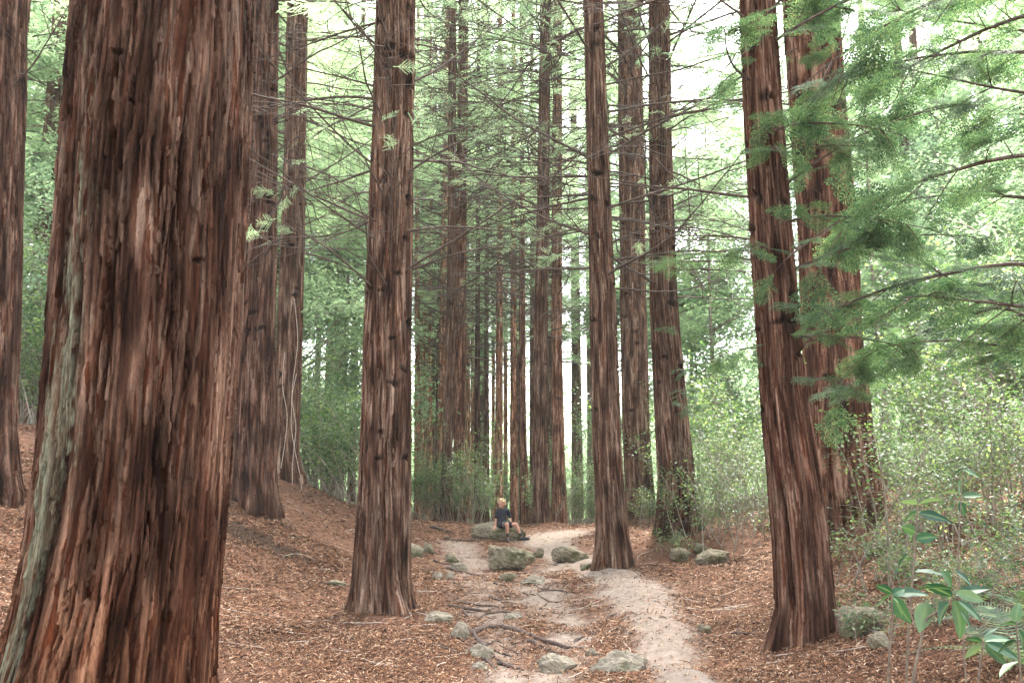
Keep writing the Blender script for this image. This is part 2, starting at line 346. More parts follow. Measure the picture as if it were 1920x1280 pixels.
class Trunk: pass
def make_trunk(prof, Yd, tile=0, top=19, du=.014, dv=.02, knots=0, seed=0, lobes=.17, lichen=0, tint=(1, 1, 1), disp=1., fine_to=None, topr=.55, knotlist=(), ext=None):
    """prof: list of (px_center, py, px_width) from top (small y) to base. Yd distance."""
    r = np.random.default_rng(seed+500)
    pts = []
    for px, py, wd in prof:
        p = P(px, py, Yd); pts.append((p[2], p[0], wd*depth(Yd, p[2])/F/2))
    pts.sort(); z, x, rr = map(np.array, zip(*pts))
    xb = np.interp(z[0], z, x); zg = float(H(xb, Yd))
    T = Trunk(); T.x0, T.y0, T.zg = float(x[0]), Yd, zg
    # extend
    zt = zg+top; sl_ = (x[-1]-x[0])/(z[-1]-z[0]) if z[-1] > z[0] else 0
    z = np.append(z, zt); x = np.append(x, x[-1]+sl_*(zt-z[-2])*.7); rr = np.append(rr, rr[-1]*topr)
    zlow = min(zg-.35, z[0]-.05)
    T.cx = lambda q: np.interp(q, z, x); T.r = lambda q: np.interp(q, z, rr)
    rm = rr[:-1].max(); circ = 2*math.pi*rm
    nth = int(circ/du); th_f = np.linspace(-R(105), R(105), int(nth*.62)); th_b = np.linspace(R(105), R(255), int(nth*.2)+4)[1:-1]
    face = math.atan2(-Yd, -T.x0)   # direction to camera
    th = np.concatenate([th_f, th_b])+face
    zf = fine_to if fine_to else min(zt, zg+CAMH+Yd*.56)
    zs = np.arange(zlow, zf, dv)
    if zf < zt: zs = np.concatenate([zs, np.arange(zf, zt, .25), [zt]])
    TH, ZZ = np.meshgrid(th, zs, indexing='ij')
    W_, Hh_ = TW[tile]; CL = TC[tile]; ou, ov = r.uniform(0, W_), r.uniform(0, Hh_)
    k = 1 if circ > W_*CL*.5 else .5
    twist = r.normal(0, .01)
    U = (TH/(2*math.pi))*W_*k+ou+ZZ*twist/CL; VV = ZZ/CL+ov
    tl = (tileA, tileB)[tile]
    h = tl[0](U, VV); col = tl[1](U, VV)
    hb = ZZ-zg
    rad = T.r(ZZ)
    ph = r.uniform(0, 6, 3)
    lob = np.sin(TH*5+ph[0])*.5+np.sin(TH*3+ph[1]+ZZ*.3)*.6+np.sin(TH*9+ph[2])*.3
    rad = rad*(1+lobes*(np.exp(-np.clip(hb, -.1, 9)/.5)*lob+.32*np.exp(-np.clip(hb-.02, 0, 9)/.16)*(1+.9*lob))+.016*lob+.05*(vnoise(TH*1.3, ZZ*1.1, 300+seed % 7)-.5))
    low = np.exp(-np.clip(hb, 0, 9)/.5)[..., None]
    # knots / branch scars
    kn = list(knotlist)
    for q in range(knots):
        kn.append((face+r.uniform(-1.5, 1.5), zg+r.uniform(2.0, min(top, Yd*.6+1)), r.uniform(.045, .09)))
    for kt, kz, ks in kn:
        kr = float(T.r(kz)); a = ((TH-kt+math.pi) % (2*math.pi)-math.pi)*kr; bz = ZZ-kz; a = a+ks*1.1*(vnoise(TH*14*kr, ZZ*11, 335)-.5); bz = bz+ks*1.1*(vnoise(TH*13*kr+9, ZZ*12, 336)-.5)
        g = np.exp(-((a/ks)**2+(bz/(ks*.62))**2)**1.5); rim = np.exp(-(((a/(ks*1.5)))**2+((bz-ks*.6)/(ks*.7))**2))
        jk = vnoise(TH*30*kr, ZZ*24, 334); h = h-ks*.8*g*(.6+.8*jk)+ks*.3*rim*jk
        jit = vnoise(TH*40, ZZ*40, 333)
        col = col*(1-.78*np.clip(g*1.3, 0, 1)*(0.7+.3*jit))[..., None]
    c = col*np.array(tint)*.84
    if lichen: lw = np.exp(-np.clip(hb-.9, 0, 9)/.7)[..., None]; c = c*(1-lw)+c*np.array([1.15, .88, .70])*lw
    if lichen:
        a = (TH-face+math.pi) % (2*math.pi)-math.pi
        # a<0 is picture left? handled by side sign
        s = a*lichen
        band = np.exp(-((s-.93-.10*np.sin(ZZ*1.7))/.26)**2)*(.15+.95*vnoise(TH*0+7, ZZ*1.1, 350))+.30*np.exp(-((s-.45)/.22)**2)*(vnoise(TH*4, ZZ*.9, 351) > .58)*(ZZ > 2.2)
        nz = vnoise(TH*60, ZZ*14, 352)*.5+vnoise(TH*22, ZZ*3.2, 353)*.5+vnoise(TH*150, ZZ*40, 354)*.3
        mk = np.clip((band*1.25+nz*1.15-1.22)*2.2, 0, 1)[..., None]*.8*np.clip(.35+h*40, .25, 1)[..., None]
        c = c*(1-mk)+np.array([.235, .265, .185])*mk
    D = rad+h*disp
    V = np.stack([T.cx(ZZ)-T.x0+np.cos(TH)*D, np.sin(TH)*D, ZZ-zg], -1).reshape(-1, 3)
    n, mz = len(th), len(zs); i, j = np.meshgrid(np.arange(n), np.arange(mz-1), indexing='ij'); i2 = (i+1) % n
    Fq = np.stack([i*mz+j, i2*mz+j, i2*mz+j+1, i*mz+j+1], -1).reshape(-1, 4)
    cap = np.array([[q*mz+mz-1, ((q+1) % n)*mz+mz-1, len(V)] for q in range(n)])
    V = np.vstack([V, [[float(T.cx(zt))-T.x0, 0, top+.1]]])
    c = np.vstack([c.reshape(-1, 3), [[.1, .05, .03]]])
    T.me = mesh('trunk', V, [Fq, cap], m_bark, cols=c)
    T.top = top
    return T
# ---------------------------------------------------------------- branches and fronds
m_twig = bpy.data.materials.new('twig_bark'); t, b = NT(m_twig)
nn = noise(t, 14, 4)
t.links.new(ramp(t, nn, [(.3, (.025, .015, .010)), (.55, (.06, .038, .027)), (.75, (.14, .10, .075))]), b.inputs['Base Color']); b.inputs['Roughness'].default_value = .9
G_A = [(0, (.022, .062, .040)), (.4, (.055, .118, .070)), (.75, (.11, .18, .10)), (1, (.21, .28, .15))]
m_need = rand_leaf_mat('redwood_needles', G_A, transl=.55, rough=.65, sz=1.2, spec=.12, tcol=(1.4, 1.4, 1.))
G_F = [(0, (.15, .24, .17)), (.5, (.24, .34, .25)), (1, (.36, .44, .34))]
m_needf = rand_leaf_mat('far_needles', G_F, spec=.1, transl=.74, rough=.6, sz=.35, tcol=(1.4, 1.4, 1.12))  # paler copy of the near needles: haze and backlight put into the colour
G_B = [(0, (.035, .085, .045)), (.4, (.065, .13, .065)), (.8, (.14, .22, .105)), (1, (.26, .34, .19))]
m_broad = rand_leaf_mat('broad_leaves', G_B, transl=.5, rough=.4, sz=1.0)

def frond_tpl(kind, r):
    """flat spray along +x, in xy-plane. returns V, F (tri), local length 1 -> scaled later (real metres ~.45)"""
    V, Fc = [], []
    def tri(a, b_, c): k = len(V); V.extend([a, b_, c]); Fc.append((k, k+1, k+2))
    Lm = .42
    n = {'near': 9, 'mid': 7, 'far': 5}[kind]
    axes = [((0, 0), 0., Lm)]
    for k in range(n):
        s = .12+.8*k/n
        for sg in (-1, 1):
            if r.random() < .1: continue
            axes.append(((Lm*s, 0), sg*R(48+r.normal(0, 6)), (.22*(1-s)+.05)*r.uniform(.75, 1.15)))
    for (x, y), a, L in axes:
        ca, sa = math.cos(a), math.sin(a); zb = r.normal(0, .012)
        if kind == 'far':
            w_ = .011
            tri((x, y, 0), (x+ca*L*.55-sa*w_, y+sa*L*.55+ca*w_, zb), (x+ca*L, y+sa*L, zb-.03*L))
            tri((x, y, 0), (x+ca*L, y+sa*L, zb-.03*L), (x+ca*L*.55+sa*w_, y+sa*L*.55-ca*w_, zb))
        elif kind == 'near':
            q = .012
            while q < L:
                l = .046*(1-.45*(q/L)**3)*r.uniform(.75, 1.2); zq = zb*q/L-.08*q*q/L
                for sg in (-1, 1):
                    bx, by = x+ca*q, y+sa*q; an = a+sg*R(46+r.normal(0, 8)); c2, s2 = math.cos(an), math.sin(an); w2 = .0070; dz = r.normal(-.002, .006)
                    tri((bx, by, zq), (bx+c2*l*.55-s2*w2, by+s2*l*.55+c2*w2, zq+dz*.6), (bx+c2*l, by+s2*l, zq+dz))
                    tri((bx, by, zq), (bx+c2*l, by+s2*l, zq+dz), (bx+c2*l*.55+s2*w2, by+s2*l*.55-c2*w2, zq+dz*.6))
                q += .027
            tri((x-sa*.0014, y+ca*.0014, 0), (x+sa*.0014, y-ca*.0014, 0), (x+ca*L, y+sa*L, zb-.06*L))
        else:
            st = .009 if kind == 'near' else .019; nl, nw = (.014, .0026) if kind == 'near' else (.017, .0042)
            q = .01
            while q < L:
                l = nl*(1-.5*(q/L)**3)*r.uniform(.8, 1.2); zq = zb*q/L-.06*q*q/L
                for sg in (-1, 1):
                    bx, by = x+ca*q, y+sa*q; an = a+sg*R(58); c2, s2 = math.cos(an), math.sin(an)
                    tri((bx-c2*0-ca*nw, by-sa*nw, zq), (bx+ca*nw, by+sa*nw, zq), (bx+c2*l, by+s2*l, zq+r.normal(0, .003)))
                q += st
            w_ = .0012
            tri((x-sa*w_, y+ca*w_, 0), (x+sa*w_, y-ca*w_, 0), (x+ca*L, y+sa*L, zb-.05*L))
    return np.array(V), np.array(Fc)
_r = np.random.default_rng(3)
TPL = {k: [frond_tpl(k, _r) for _ in range(4)] for k in ('near', 'mid', 'far')}
def rotm(yaw, pitch, roll):
    return np.array(Matrix.Rotation(yaw, 3, 'Z')@Matrix.Rotation(-pitch, 3, 'Y')@Matrix.Rotation(roll, 3, 'X'))
def put_frond(mb, kind, p, yaw, pitch, roll, sc, r, m=1):
    V, Fc = TPL[kind][r.integers(4)]
    mb.add(V*sc@rotm(yaw, pitch, roll).T+p, Fc, m)
def limb(mb, p0, yaw, pitch, L, rad, r, seg=9, curve=0., wob=.06, sides=5, m=0):
    """curved tapering limb; returns points"""
    pts = [np.array(p0, float)]; st = L/seg; y_, pt = yaw, pitch
    for k in range(seg):
        y_ += r.normal(0, wob); pt += curve/seg+r.normal(0, wob*.7)
        pts.append(pts[-1]+st*np.array([math.cos(y_)*math.cos(pt), math.sin(y_)*math.cos(pt), math.sin(pt)]))
    pts = np.array(pts); rr_ = rad*(1-np.linspace(0, 1, seg+1)*.85)
    mb.tube(pts, rr_, sides, m); return pts
def bare_branch(seed, L=3.6, far=False):
    r = np.random.default_rng(seed); mb = MB()
    pts = limb(mb, (0, 0, 0), 0, R(r.uniform(-5, 25)), L, .017+L*.002, r, seg=12, curve=R(r.uniform(-35, 20)), sides=5)
    for k in range(r.integers(6, 11)):
        q = r.integers(2, 12); d = pts[q]-pts[q-1]; ya = math.atan2(d[1], d[0])
        s2 = limb(mb, pts[q], ya+r.choice([-1, 1])*R(r.uniform(20, 55)), math.atan2(d[2], np.hypot(*d[:2]))+r.normal(0, .25), L*r.uniform(.25, .55), .0095, r, seg=7, curve=R(r.uniform(-30, 30)), sides=4)
        for z_ in range(2):
            q2 = r.integers(2, 7); limb(mb, s2[q2], ya+r.choice([-1, 1])*R(r.uniform(30, 70)), r.normal(0, .3), L*r.uniform(.1, .2), .004, r, seg=4, sides=3)
    # sparse end foliage
    if r.random() < .3:
        for k in range(6):
            q = r.integers(8, 13); put_frond(mb, 'mid', pts[min(q, 12)]+r.normal(0, .12, 3), r.normal(0, .9), r.normal(-.1, .3), r.normal(0, .4), r.uniform(.6, 1.1), r)
    return mb.mesh('branch', [m_twig, m_needf])
def green_branch(seed, kind='mid', L=3.2, nf=90, mat=None, dense_from=.15, droop=-25):
    r = np.random.default_rng(seed); mb = MB()
    pts = limb(mb, (0, 0, 0), 0, R(r.uniform(0, 18)), L, .012+L*.004, r, seg=12, curve=R(droop), sides=5, wob=.05)
    subs = [(pts, 0)]
    for k in range(int(7+L*2.2)):
        f = r.uniform(dense_from*.6, .97); q = max(1, int(f*12)); d = pts[q]-pts[q-1]; ya = math.atan2(d[1], d[0])
        sg = 1 if k % 2 else -1
        s2 = limb(mb, pts[q], ya+sg*R(r.uniform(30, 60)), math.atan2(d[2], np.hypot(*d[:2]))+r.normal(-.05, .15), L*r.uniform(.22, .42)*(1.1-f*.6), .008, r, seg=7, curve=R(-18), sides=3)
        subs.append((s2, sg))
    for k in range(nf):
        s, sg = subs[r.integers(1, len(subs))] if r.random() < .85 else subs[0]
        q = r.integers(1 if sg else int(12*dense_from)+1, len(s)); d = s[q]-s[q-1]; ya = math.atan2(d[1], d[0])
        p = s[q-1]+d*r.random()
        put_frond(mb, kind, p, ya+r.choice([-1, 1])*R(r.uniform(10, 60)), math.atan2(d[2], np.hypot(*d[:2]))*.6+r.normal(-.12, .18), r.normal(0, .35), r.uniform(.55, 1.25), r)
    return mb.mesh('branch', [m_twig, mat or m_need], smooth=False)
BARE = [bare_branch(10+k, L) for k, L in enumerate((2.6, 3.2, 3.8, 4.2, 4.6, 3.4, 2.2, 5.0))]
GREEN_N = [green_branch(30+k, 'near', L, nf, droop=dr) for k, (L, nf, dr) in enumerate(((2.0, 22, -30), (2.6, 30, -50), (3.2, 40, -40), (1.1, 10, -30), (2.4, 28, 25)))]
GREEN_M = [green_branch(40+k, 'mid', L, nf) for k, (L, nf) in enumerate(((2.4, 80), (3.2, 120), (4.0, 170)))]
GREEN_F = [green_branch(50+k, 'far', L, nf, m_needf) for k, (L, nf) in enumerate(((3.0, 110), (4.0, 160), (4.8, 200)))]

def crown_mesh(seed, h0, h1, L0, nb, nf=45):
    """whole far crown: whorls of sprays, as one part"""
    r = np.random.default_rng(seed); mb = MB()
    for k in range(nb):
        f = (k+r.random())/nb; z = h0+(h1-h0)*f; L = L0*(1-f*.75)*r.uniform(.7, 1.15)*(.75+.25*min(1, f*6)); yaw = r.uniform(0, 6.28)
        pts = limb(mb, (0, 0, z), yaw, R(r.uniform(-5, 20)), L, .03, r, seg=6, curve=R(-22), sides=3)
        fstart = .35 if f > .25 else .6-.5*f
        for q in range(int(nf*L/L0*(0.55 if f < .18 else 1))):
            g = r.uniform(fstart, 1)*6; i0 = min(5, int(g)); p = pts[i0]+(pts[i0+1]-pts[i0])*(g-i0)
            side = r.choice([-1, 1]); ya = yaw+side*R(r.uniform(15, 75)); off_ = r.uniform(0, L*.28)
            p = p+np.array([math.cos(ya), math.sin(ya), -.12])*off_+r.normal(0, .05, 3)
            put_frond(mb, 'far', p, ya+r.normal(0, .4), r.normal(-.2, .25), r.normal(0, .4), r.uniform(1.0, 1.9), r)
    return mb.mesh('crown', [m_twig, m_needf], smooth=False)
CROWN = [crown_mesh(70, 8, 24, 4.2, 76, 40), crown_mesh(71, 9, 26, 4.6, 80, 40), crown_mesh(72, 7, 22, 3.8, 72, 40), crown_mesh(73, 11, 27, 4.4, 76, 40)]
SPARSE = [crown_mesh(75, 10, 26, 3.8, 60, 20), crown_mesh(76, 12, 27, 3.6, 56, 20)]
TOPCROWN = [crown_mesh(80+k, 0, 8, 3.2, 22, 26) for k in range(2)]

def tree(T, label, group='redwood trunks in the grove', branches=(), crown=None, topcrown=True, seed=0, name='redwood_tree', cat='tree'):
    e = link(name, None, loc=(T.x0, T.y0, T.zg)); e.empty_display_size = .3
    tag(e, label, cat, group)
    link('trunk', T.me, e)
    r = np.random.default_rng(900+seed)
    for me_set, n, h0, h1, a0, a1, s0, s1 in branches:
        for k in range(n):
            hh = h0+(h1-h0)*((k+r.random())/n); az = r.uniform(a0, a1); s = r.uniform(s0, s1)
            zz = T.zg+hh; rd = float(T.r(zz))*.85
            o = link('branch', me_set[r.integers(len(me_set))], e, loc=(float(T.cx(zz))-T.x0+math.cos(az)*rd, math.sin(az)*rd, hh), rot=(r.normal(0, .2), r.normal(0, .12), az), sc=(s, s, s))
    if crown is not None: link('crown', crown, e, rot=(0, 0, r.uniform(0, 6.28)))
    if topcrown: link('crown', TOPCROWN[seed % 2], e, loc=(float(T.cx(T.zg+T.top))-T.x0, 0, T.top-7.5), rot=(0, 0, r.uniform(0, 6)))
    return e
TAU = 6.2832
NE = lambda a, b_: (R(a), R(b_))
# --- the giant in front, left
T = make_trunk([(307, -40, 312), (307, 0, 314), (296, 200, 322), (272, 640, 333), (256, 850, 336), (240, 1000, 346), (218, 1150, 368), (197, 1280, 398), (175, 1420, 460)], 5.5, tile=1, top=17,
               du=.0036, dv=.0045, seed=1, lobes=.05, lichen=-1, tint=(.74, .72, .72), disp=1.3, fine_to=4.8,
               knotlist=[(math.atan2(-1, -.24)*0+math.atan2(-5.5, 2.0)+math.asin(o_), P(300, py_, 5.5)[2], ks_) for o_, py_, ks_ in ((-.93, 250, .06), (-.42, 170, .035), (.5, 512, .03))])
GI = T
tree(T, 'massive shaggy red-barked redwood close by, streaked with pale green lichen', branches=[], topcrown=True, seed=1)
bare_up = [(BARE, 30, 4.6, 15, 0, TAU, .8, 1.15)]
spec = [
 # prof, Y, label, seed, knots, branches; high tints paint haze onto far bark
 ([(2, 0, 92), (-8, 400, 92), (-14, 800, 88), (-16, 925, 110)], 15, 'redwood trunk cut by the left edge of the photo, on the bank', 2, 4, [(BARE, 6, 6, 14, 0, TAU, .6, .8)], dict(tint=(.75, .68, .68))),
 ([(500, 0, 41), (494, 300, 50), (483, 640, 63), (478, 900, 78), (478, 975, 92)], 19, 'dark redwood on the litter bank, just behind the massive front trunk', 3, 26, [(BARE, 46, 4.5, 15, 0, TAU, .6, 1.0)], dict(tint=(.75, .68, .68))),
 ([(558, 0, 36), (553, 300, 40), (543, 640, 46), (536, 850, 46), (538, 905, 62)], 23, 'slim redwood with pale climbing vines at its foot, second on the bank', 4, 14, [(BARE, 60, 5, 17, 0, TAU, .8, 1.2), (GREEN_F, 4, 3.2, 6, 0, TAU, .3, .45)], {}),
 ([(742, 0, 70), (735, 300, 75), (727, 640, 87), (722, 900, 95), (716, 1080, 104), (718, 1165, 122)], 14.3, 'thick brown redwood beside the path with a line of black branch scars', 5, 34, [(BARE, 64, 4.4, 12.5, 0, TAU, .6, 1.0)], {}),
 ([(1112, 0, 34), (1118, 200, 37), (1130, 560, 45), (1138, 830, 51), (1148, 1000, 58), (1149, 1078, 70)], 18.5, 'slender straight redwood standing on bare clay right of the boulders', 6, 16, [(BARE, 66, 5.0, 15, 0, TAU, .8, 1.2)], {}),
 ([(1180, 0, 42), (1184, 300, 46), (1187, 560, 47), (1192, 800, 49), (1200, 940, 54), (1202, 982, 64)], 28, 'redwood behind the slender clay-foot trunk, a leafy sprig at its base', 7, 18, [(BARE, 60, 6, 20, 0, TAU, .9, 1.3), (GREEN_F, 10, 7, 18, 0, TAU, .7, 1)], {}),
 ([(1236, 0, 37), (1238, 250, 40), (1244, 560, 50), (1256, 750, 58), (1268, 900, 69), (1270, 1010, 88)], 21, 'leaning redwood with flared foot, green sprays in front of it', 8, 12, [(BARE, 44, 5, 16, 0, TAU, .8, 1.2), (GREEN_N, 6, 2.0, 4.6, R(-120), R(0), .35, .5), (GREEN_F, 10, 6, 15, R(-90), R(90), .7, 1.)], {}),
 ([(1419, 0, 62), (1430, 200, 66), (1450, 500, 75), (1468, 740, 80), (1486, 880, 92), (1500, 1000, 98), (1512, 1140, 102), (1510, 1240, 128)], 10.2, 'tilted dark redwood trunk at the right, nearest the leafy seedlings', 9, 14, [(BARE, 6, 3.6, 8, R(100), R(230), .5, .8), (GREEN_M, 6, 3.6, 8, R(-40), R(220), .35, .55)], dict(tint=(.95, .85, .82), du=.009, dv=.012)),
 ([(1519, 0, 100), (1532, 200, 100), (1549, 400, 106), (1560, 640, 108), (1577, 850, 122), (1594, 1005, 150)], 17, 'broad redwood half hidden by green sprays, right of the tilted trunk', 10, 8, [(GREEN_N, 10, 3.2, 10, R(-90), R(30), .5, .9), (BARE, 8, 4, 12, 0, TAU, .7, 1)], dict(tint=(1.05, .9, .85))),
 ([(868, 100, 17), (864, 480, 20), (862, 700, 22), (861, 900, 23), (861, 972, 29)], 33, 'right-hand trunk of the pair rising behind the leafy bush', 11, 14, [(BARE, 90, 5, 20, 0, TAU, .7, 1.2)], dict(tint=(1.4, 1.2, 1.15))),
 ([(848, 100, 13), (847, 480, 15), (843, 700, 16), (837, 900, 20), (837, 976, 26)], 31, 'left-hand trunk of the pair rising behind the leafy bush', 12, 10, [(BARE, 60, 5.5, 19, 0, TAU, .7, 1.1)], {}),
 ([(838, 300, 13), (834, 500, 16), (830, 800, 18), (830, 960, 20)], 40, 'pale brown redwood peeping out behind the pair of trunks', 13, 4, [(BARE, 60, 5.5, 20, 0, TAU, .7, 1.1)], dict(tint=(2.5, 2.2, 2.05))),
 ([(1023, 0, 18), (1018, 400, 22), (1014, 600, 25), (1013, 800, 27), (1015, 940, 30), (1017, 990, 38)], 30, 'tall redwood at the end of the path, left of two close together', 14, 10, [(BARE, 90, 5.5, 20, 0, TAU, .8, 1.2)], {}),
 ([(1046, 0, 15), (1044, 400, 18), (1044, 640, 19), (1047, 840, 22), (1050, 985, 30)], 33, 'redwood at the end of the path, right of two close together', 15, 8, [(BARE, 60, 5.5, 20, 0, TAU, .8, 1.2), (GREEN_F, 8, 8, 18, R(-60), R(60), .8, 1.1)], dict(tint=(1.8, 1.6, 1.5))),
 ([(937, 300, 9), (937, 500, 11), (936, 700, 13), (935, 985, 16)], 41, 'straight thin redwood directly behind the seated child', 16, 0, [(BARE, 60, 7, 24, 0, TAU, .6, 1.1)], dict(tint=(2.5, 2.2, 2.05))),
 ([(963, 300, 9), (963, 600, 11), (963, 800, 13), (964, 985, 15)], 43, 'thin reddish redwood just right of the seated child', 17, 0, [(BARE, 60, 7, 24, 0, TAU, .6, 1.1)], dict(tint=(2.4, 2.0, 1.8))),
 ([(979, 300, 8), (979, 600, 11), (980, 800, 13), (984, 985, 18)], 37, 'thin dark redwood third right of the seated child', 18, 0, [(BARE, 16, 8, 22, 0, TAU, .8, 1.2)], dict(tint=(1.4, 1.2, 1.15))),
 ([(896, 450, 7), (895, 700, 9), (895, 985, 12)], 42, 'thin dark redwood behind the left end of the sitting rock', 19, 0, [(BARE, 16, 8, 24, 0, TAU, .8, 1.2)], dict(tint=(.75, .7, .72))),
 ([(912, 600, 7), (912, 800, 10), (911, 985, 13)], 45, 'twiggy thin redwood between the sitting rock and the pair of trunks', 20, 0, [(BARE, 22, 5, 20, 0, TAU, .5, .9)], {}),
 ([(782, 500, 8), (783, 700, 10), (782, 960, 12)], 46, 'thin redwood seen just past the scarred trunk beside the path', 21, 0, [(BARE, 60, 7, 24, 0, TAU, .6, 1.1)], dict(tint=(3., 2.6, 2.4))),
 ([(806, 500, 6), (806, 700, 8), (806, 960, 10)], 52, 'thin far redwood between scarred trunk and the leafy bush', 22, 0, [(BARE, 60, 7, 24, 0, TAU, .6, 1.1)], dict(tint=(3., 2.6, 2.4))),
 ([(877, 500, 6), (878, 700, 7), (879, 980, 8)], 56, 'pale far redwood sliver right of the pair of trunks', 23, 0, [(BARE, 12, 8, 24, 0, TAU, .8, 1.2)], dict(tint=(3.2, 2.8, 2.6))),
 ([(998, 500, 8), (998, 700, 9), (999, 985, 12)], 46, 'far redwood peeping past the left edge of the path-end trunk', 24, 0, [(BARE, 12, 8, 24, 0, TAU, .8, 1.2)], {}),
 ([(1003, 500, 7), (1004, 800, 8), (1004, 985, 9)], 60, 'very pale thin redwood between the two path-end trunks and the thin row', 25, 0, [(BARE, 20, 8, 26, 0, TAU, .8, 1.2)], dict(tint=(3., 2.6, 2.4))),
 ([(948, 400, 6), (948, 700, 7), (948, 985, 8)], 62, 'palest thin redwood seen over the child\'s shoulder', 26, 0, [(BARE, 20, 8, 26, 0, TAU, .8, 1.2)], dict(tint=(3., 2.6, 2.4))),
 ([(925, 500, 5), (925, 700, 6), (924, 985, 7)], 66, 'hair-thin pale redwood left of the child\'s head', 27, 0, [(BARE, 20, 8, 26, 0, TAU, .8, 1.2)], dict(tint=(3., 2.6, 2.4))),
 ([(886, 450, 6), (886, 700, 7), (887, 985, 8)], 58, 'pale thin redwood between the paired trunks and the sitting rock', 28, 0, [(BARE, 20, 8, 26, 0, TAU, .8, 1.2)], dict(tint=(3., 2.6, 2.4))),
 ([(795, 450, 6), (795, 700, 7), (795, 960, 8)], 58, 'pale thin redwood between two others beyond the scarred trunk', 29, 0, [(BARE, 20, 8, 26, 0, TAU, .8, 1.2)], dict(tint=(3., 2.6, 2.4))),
]
for prof, Yd, label, seed, knots, br, kw in spec:
    kw = dict(kw); k = Yd/1867*1.9
    kw.setdefault('du', max(.010, k*.55)); kw.setdefault('dv', max(.013, k*.8))
    top = 17 if Yd < 18 else (20 if Yd < 29 else 27)
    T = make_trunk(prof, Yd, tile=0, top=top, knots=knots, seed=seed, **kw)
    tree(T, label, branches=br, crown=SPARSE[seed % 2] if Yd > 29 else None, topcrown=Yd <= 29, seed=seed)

# ---------------------------------------------------------------- further redwoods: shared trunk meshes
def simple_trunk(seed, top, r0):
    T = make_trunk([(960, 640, 2*r0*.8*F/30), (960, 900, 2*r0*F/30)], 30., top=top, du=.05, dv=.08, seed=seed, fine_to=None)
    return T.me
FT = [simple_trunk(60, 27, .22), simple_trunk(61, 27, .30), simple_trunk(62, 24, .17)]
GAPS = [(-200, 'past the left edge'), (60, 'left of the massive trunk'), (470, 'hidden behind the massive trunk'), (530, 'between the two bank redwoods'), (690, 'between the vine-footed redwood and the scarred trunk'),
  (775, 'behind the scarred trunk'), (850, 'just right of the scarred trunk'), (1000, 'behind the thin trunks past the child'), (1110, 'right of the path-end pair'), (1240, 'behind the slender clay-foot redwood'),
  (1400, 'between the leaning and the tilted redwood'), (1500, 'behind the tilted redwood'), (1640, 'behind the broad redwood'), (1780, 'right of the broad redwood'), (9999, 'at the right edge')]
def gap(px): return next(g for k, g in GAPS if px < k)
def far_tree(x, y, k, s, r):
    g = gap(960+F*x/(y*cp)); dd = 'far' if y < 52 else 'very far'
    e = link('redwood_tree', None, loc=(x, y, float(H(x, y)))); tag(e, dd+' pale redwood, '+g+(', slimmer sort' if k % 3 == 2 else ', stouter sort' if k % 3 == 1 else ''), 'tree', 'far redwoods')
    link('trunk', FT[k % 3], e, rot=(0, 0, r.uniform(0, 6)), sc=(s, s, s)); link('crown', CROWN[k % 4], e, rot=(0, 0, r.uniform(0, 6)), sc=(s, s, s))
r = np.random.default_rng(17)
k = 0
for (x0, x1, y0, y1, n) in ((-24, -6, 28, 48, 12), (-11.5, -4.8, 29, 44, 6), (-14, 3, 48, 78, 14), (5, 26, 38, 55, 8), (3.5, 8, 60, 80, 3), (-48, -14, 45, 85, 12), (14, 48, 45, 85, 14)):
    pts = []
    for _try in range(400):
        if len(pts) >= n: break
        x, y = r.uniform(x0, x1), r.uniform(y0, y1)
        if all(math.hypot(x-a, y-b_) > 3 for a, b_ in pts):
            px = 960+F*x/(y*cp)
            if (1062 < px < 1112 and y < 62) or (870 < px < 1010 and y < 66) or (560 < px < 780 and y < 64) or (1290 < px < 1400 and y < 60) or 110 < px < 425: continue
            pts.append((x, y)); far_tree(x, y, k, r.uniform(.85, 1.15)*(1 if y < 45 else y/45), r); k += 1

# ---------------------------------------------------------------- shrubs and saplings
def leaf_tpl(L, W, fold=.25):
    V = [(0, 0, 0), (L*.3, W*.42, fold*W*.4), (L*.68, W*.42, fold*W*.4), (L, 0, -L*.12), (L*.68, -W*.42, fold*W*.4), (L*.3, -W*.42, fold*W*.4), (L*.5, 0, 0)]
    return np.array(V, float), np.array([(0, 6, 1, 1), (1, 6, 2, 2), (2, 6, 3, 3)])
def leaves(mb, P_, D_yaw, D_pitch, L, W, r, m=0):
    """many simple folded leaves: two quads each sharing the midrib"""
    n = len(P_); L = np.broadcast_to(L, n); W = np.broadcast_to(W, n)
    cy, sy, cpp, spp = np.cos(D_yaw), np.sin(D_yaw), np.cos(D_pitch), np.sin(D_pitch)
    d = np.stack([cy*cpp, sy*cpp, spp], -1); q = np.stack([-sy, cy, r.normal(0, .35, n)], -1); q /= np.linalg.norm(q, axis=1)[:, None]
    nrm = np.cross(d, q)
    a = P_; tip = P_+d*L[:, None]-nrm*(-.05*L)[:, None]; mid = P_+d*(L*.5)[:, None]
    l1 = mid+q*(W*.5)[:, None]+nrm*(W*.12)[:, None]; l2 = mid-q*(W*.5)[:, None]+nrm*(W*.12)[:, None]
    V = np.stack([a, l1, tip, l2], 1).reshape(-1, 3); o = np.arange(n)[:, None]*4
    mb.add(V, np.concatenate([o+[0, 1, 2], o+[0, 2, 3]]), m)
m_stem = bpy.data.materials.new('pale_stem'); t, b = NT(m_stem); nn = noise(t, 8, 3)
t.links.new(ramp(t, nn, [(.3, (.10, .08, .055)), (.6, (.26, .22, .17)), (.8, (.38, .34, .28))]), b.inputs['Base Color']); b.inputs['Roughness'].default_value = .85
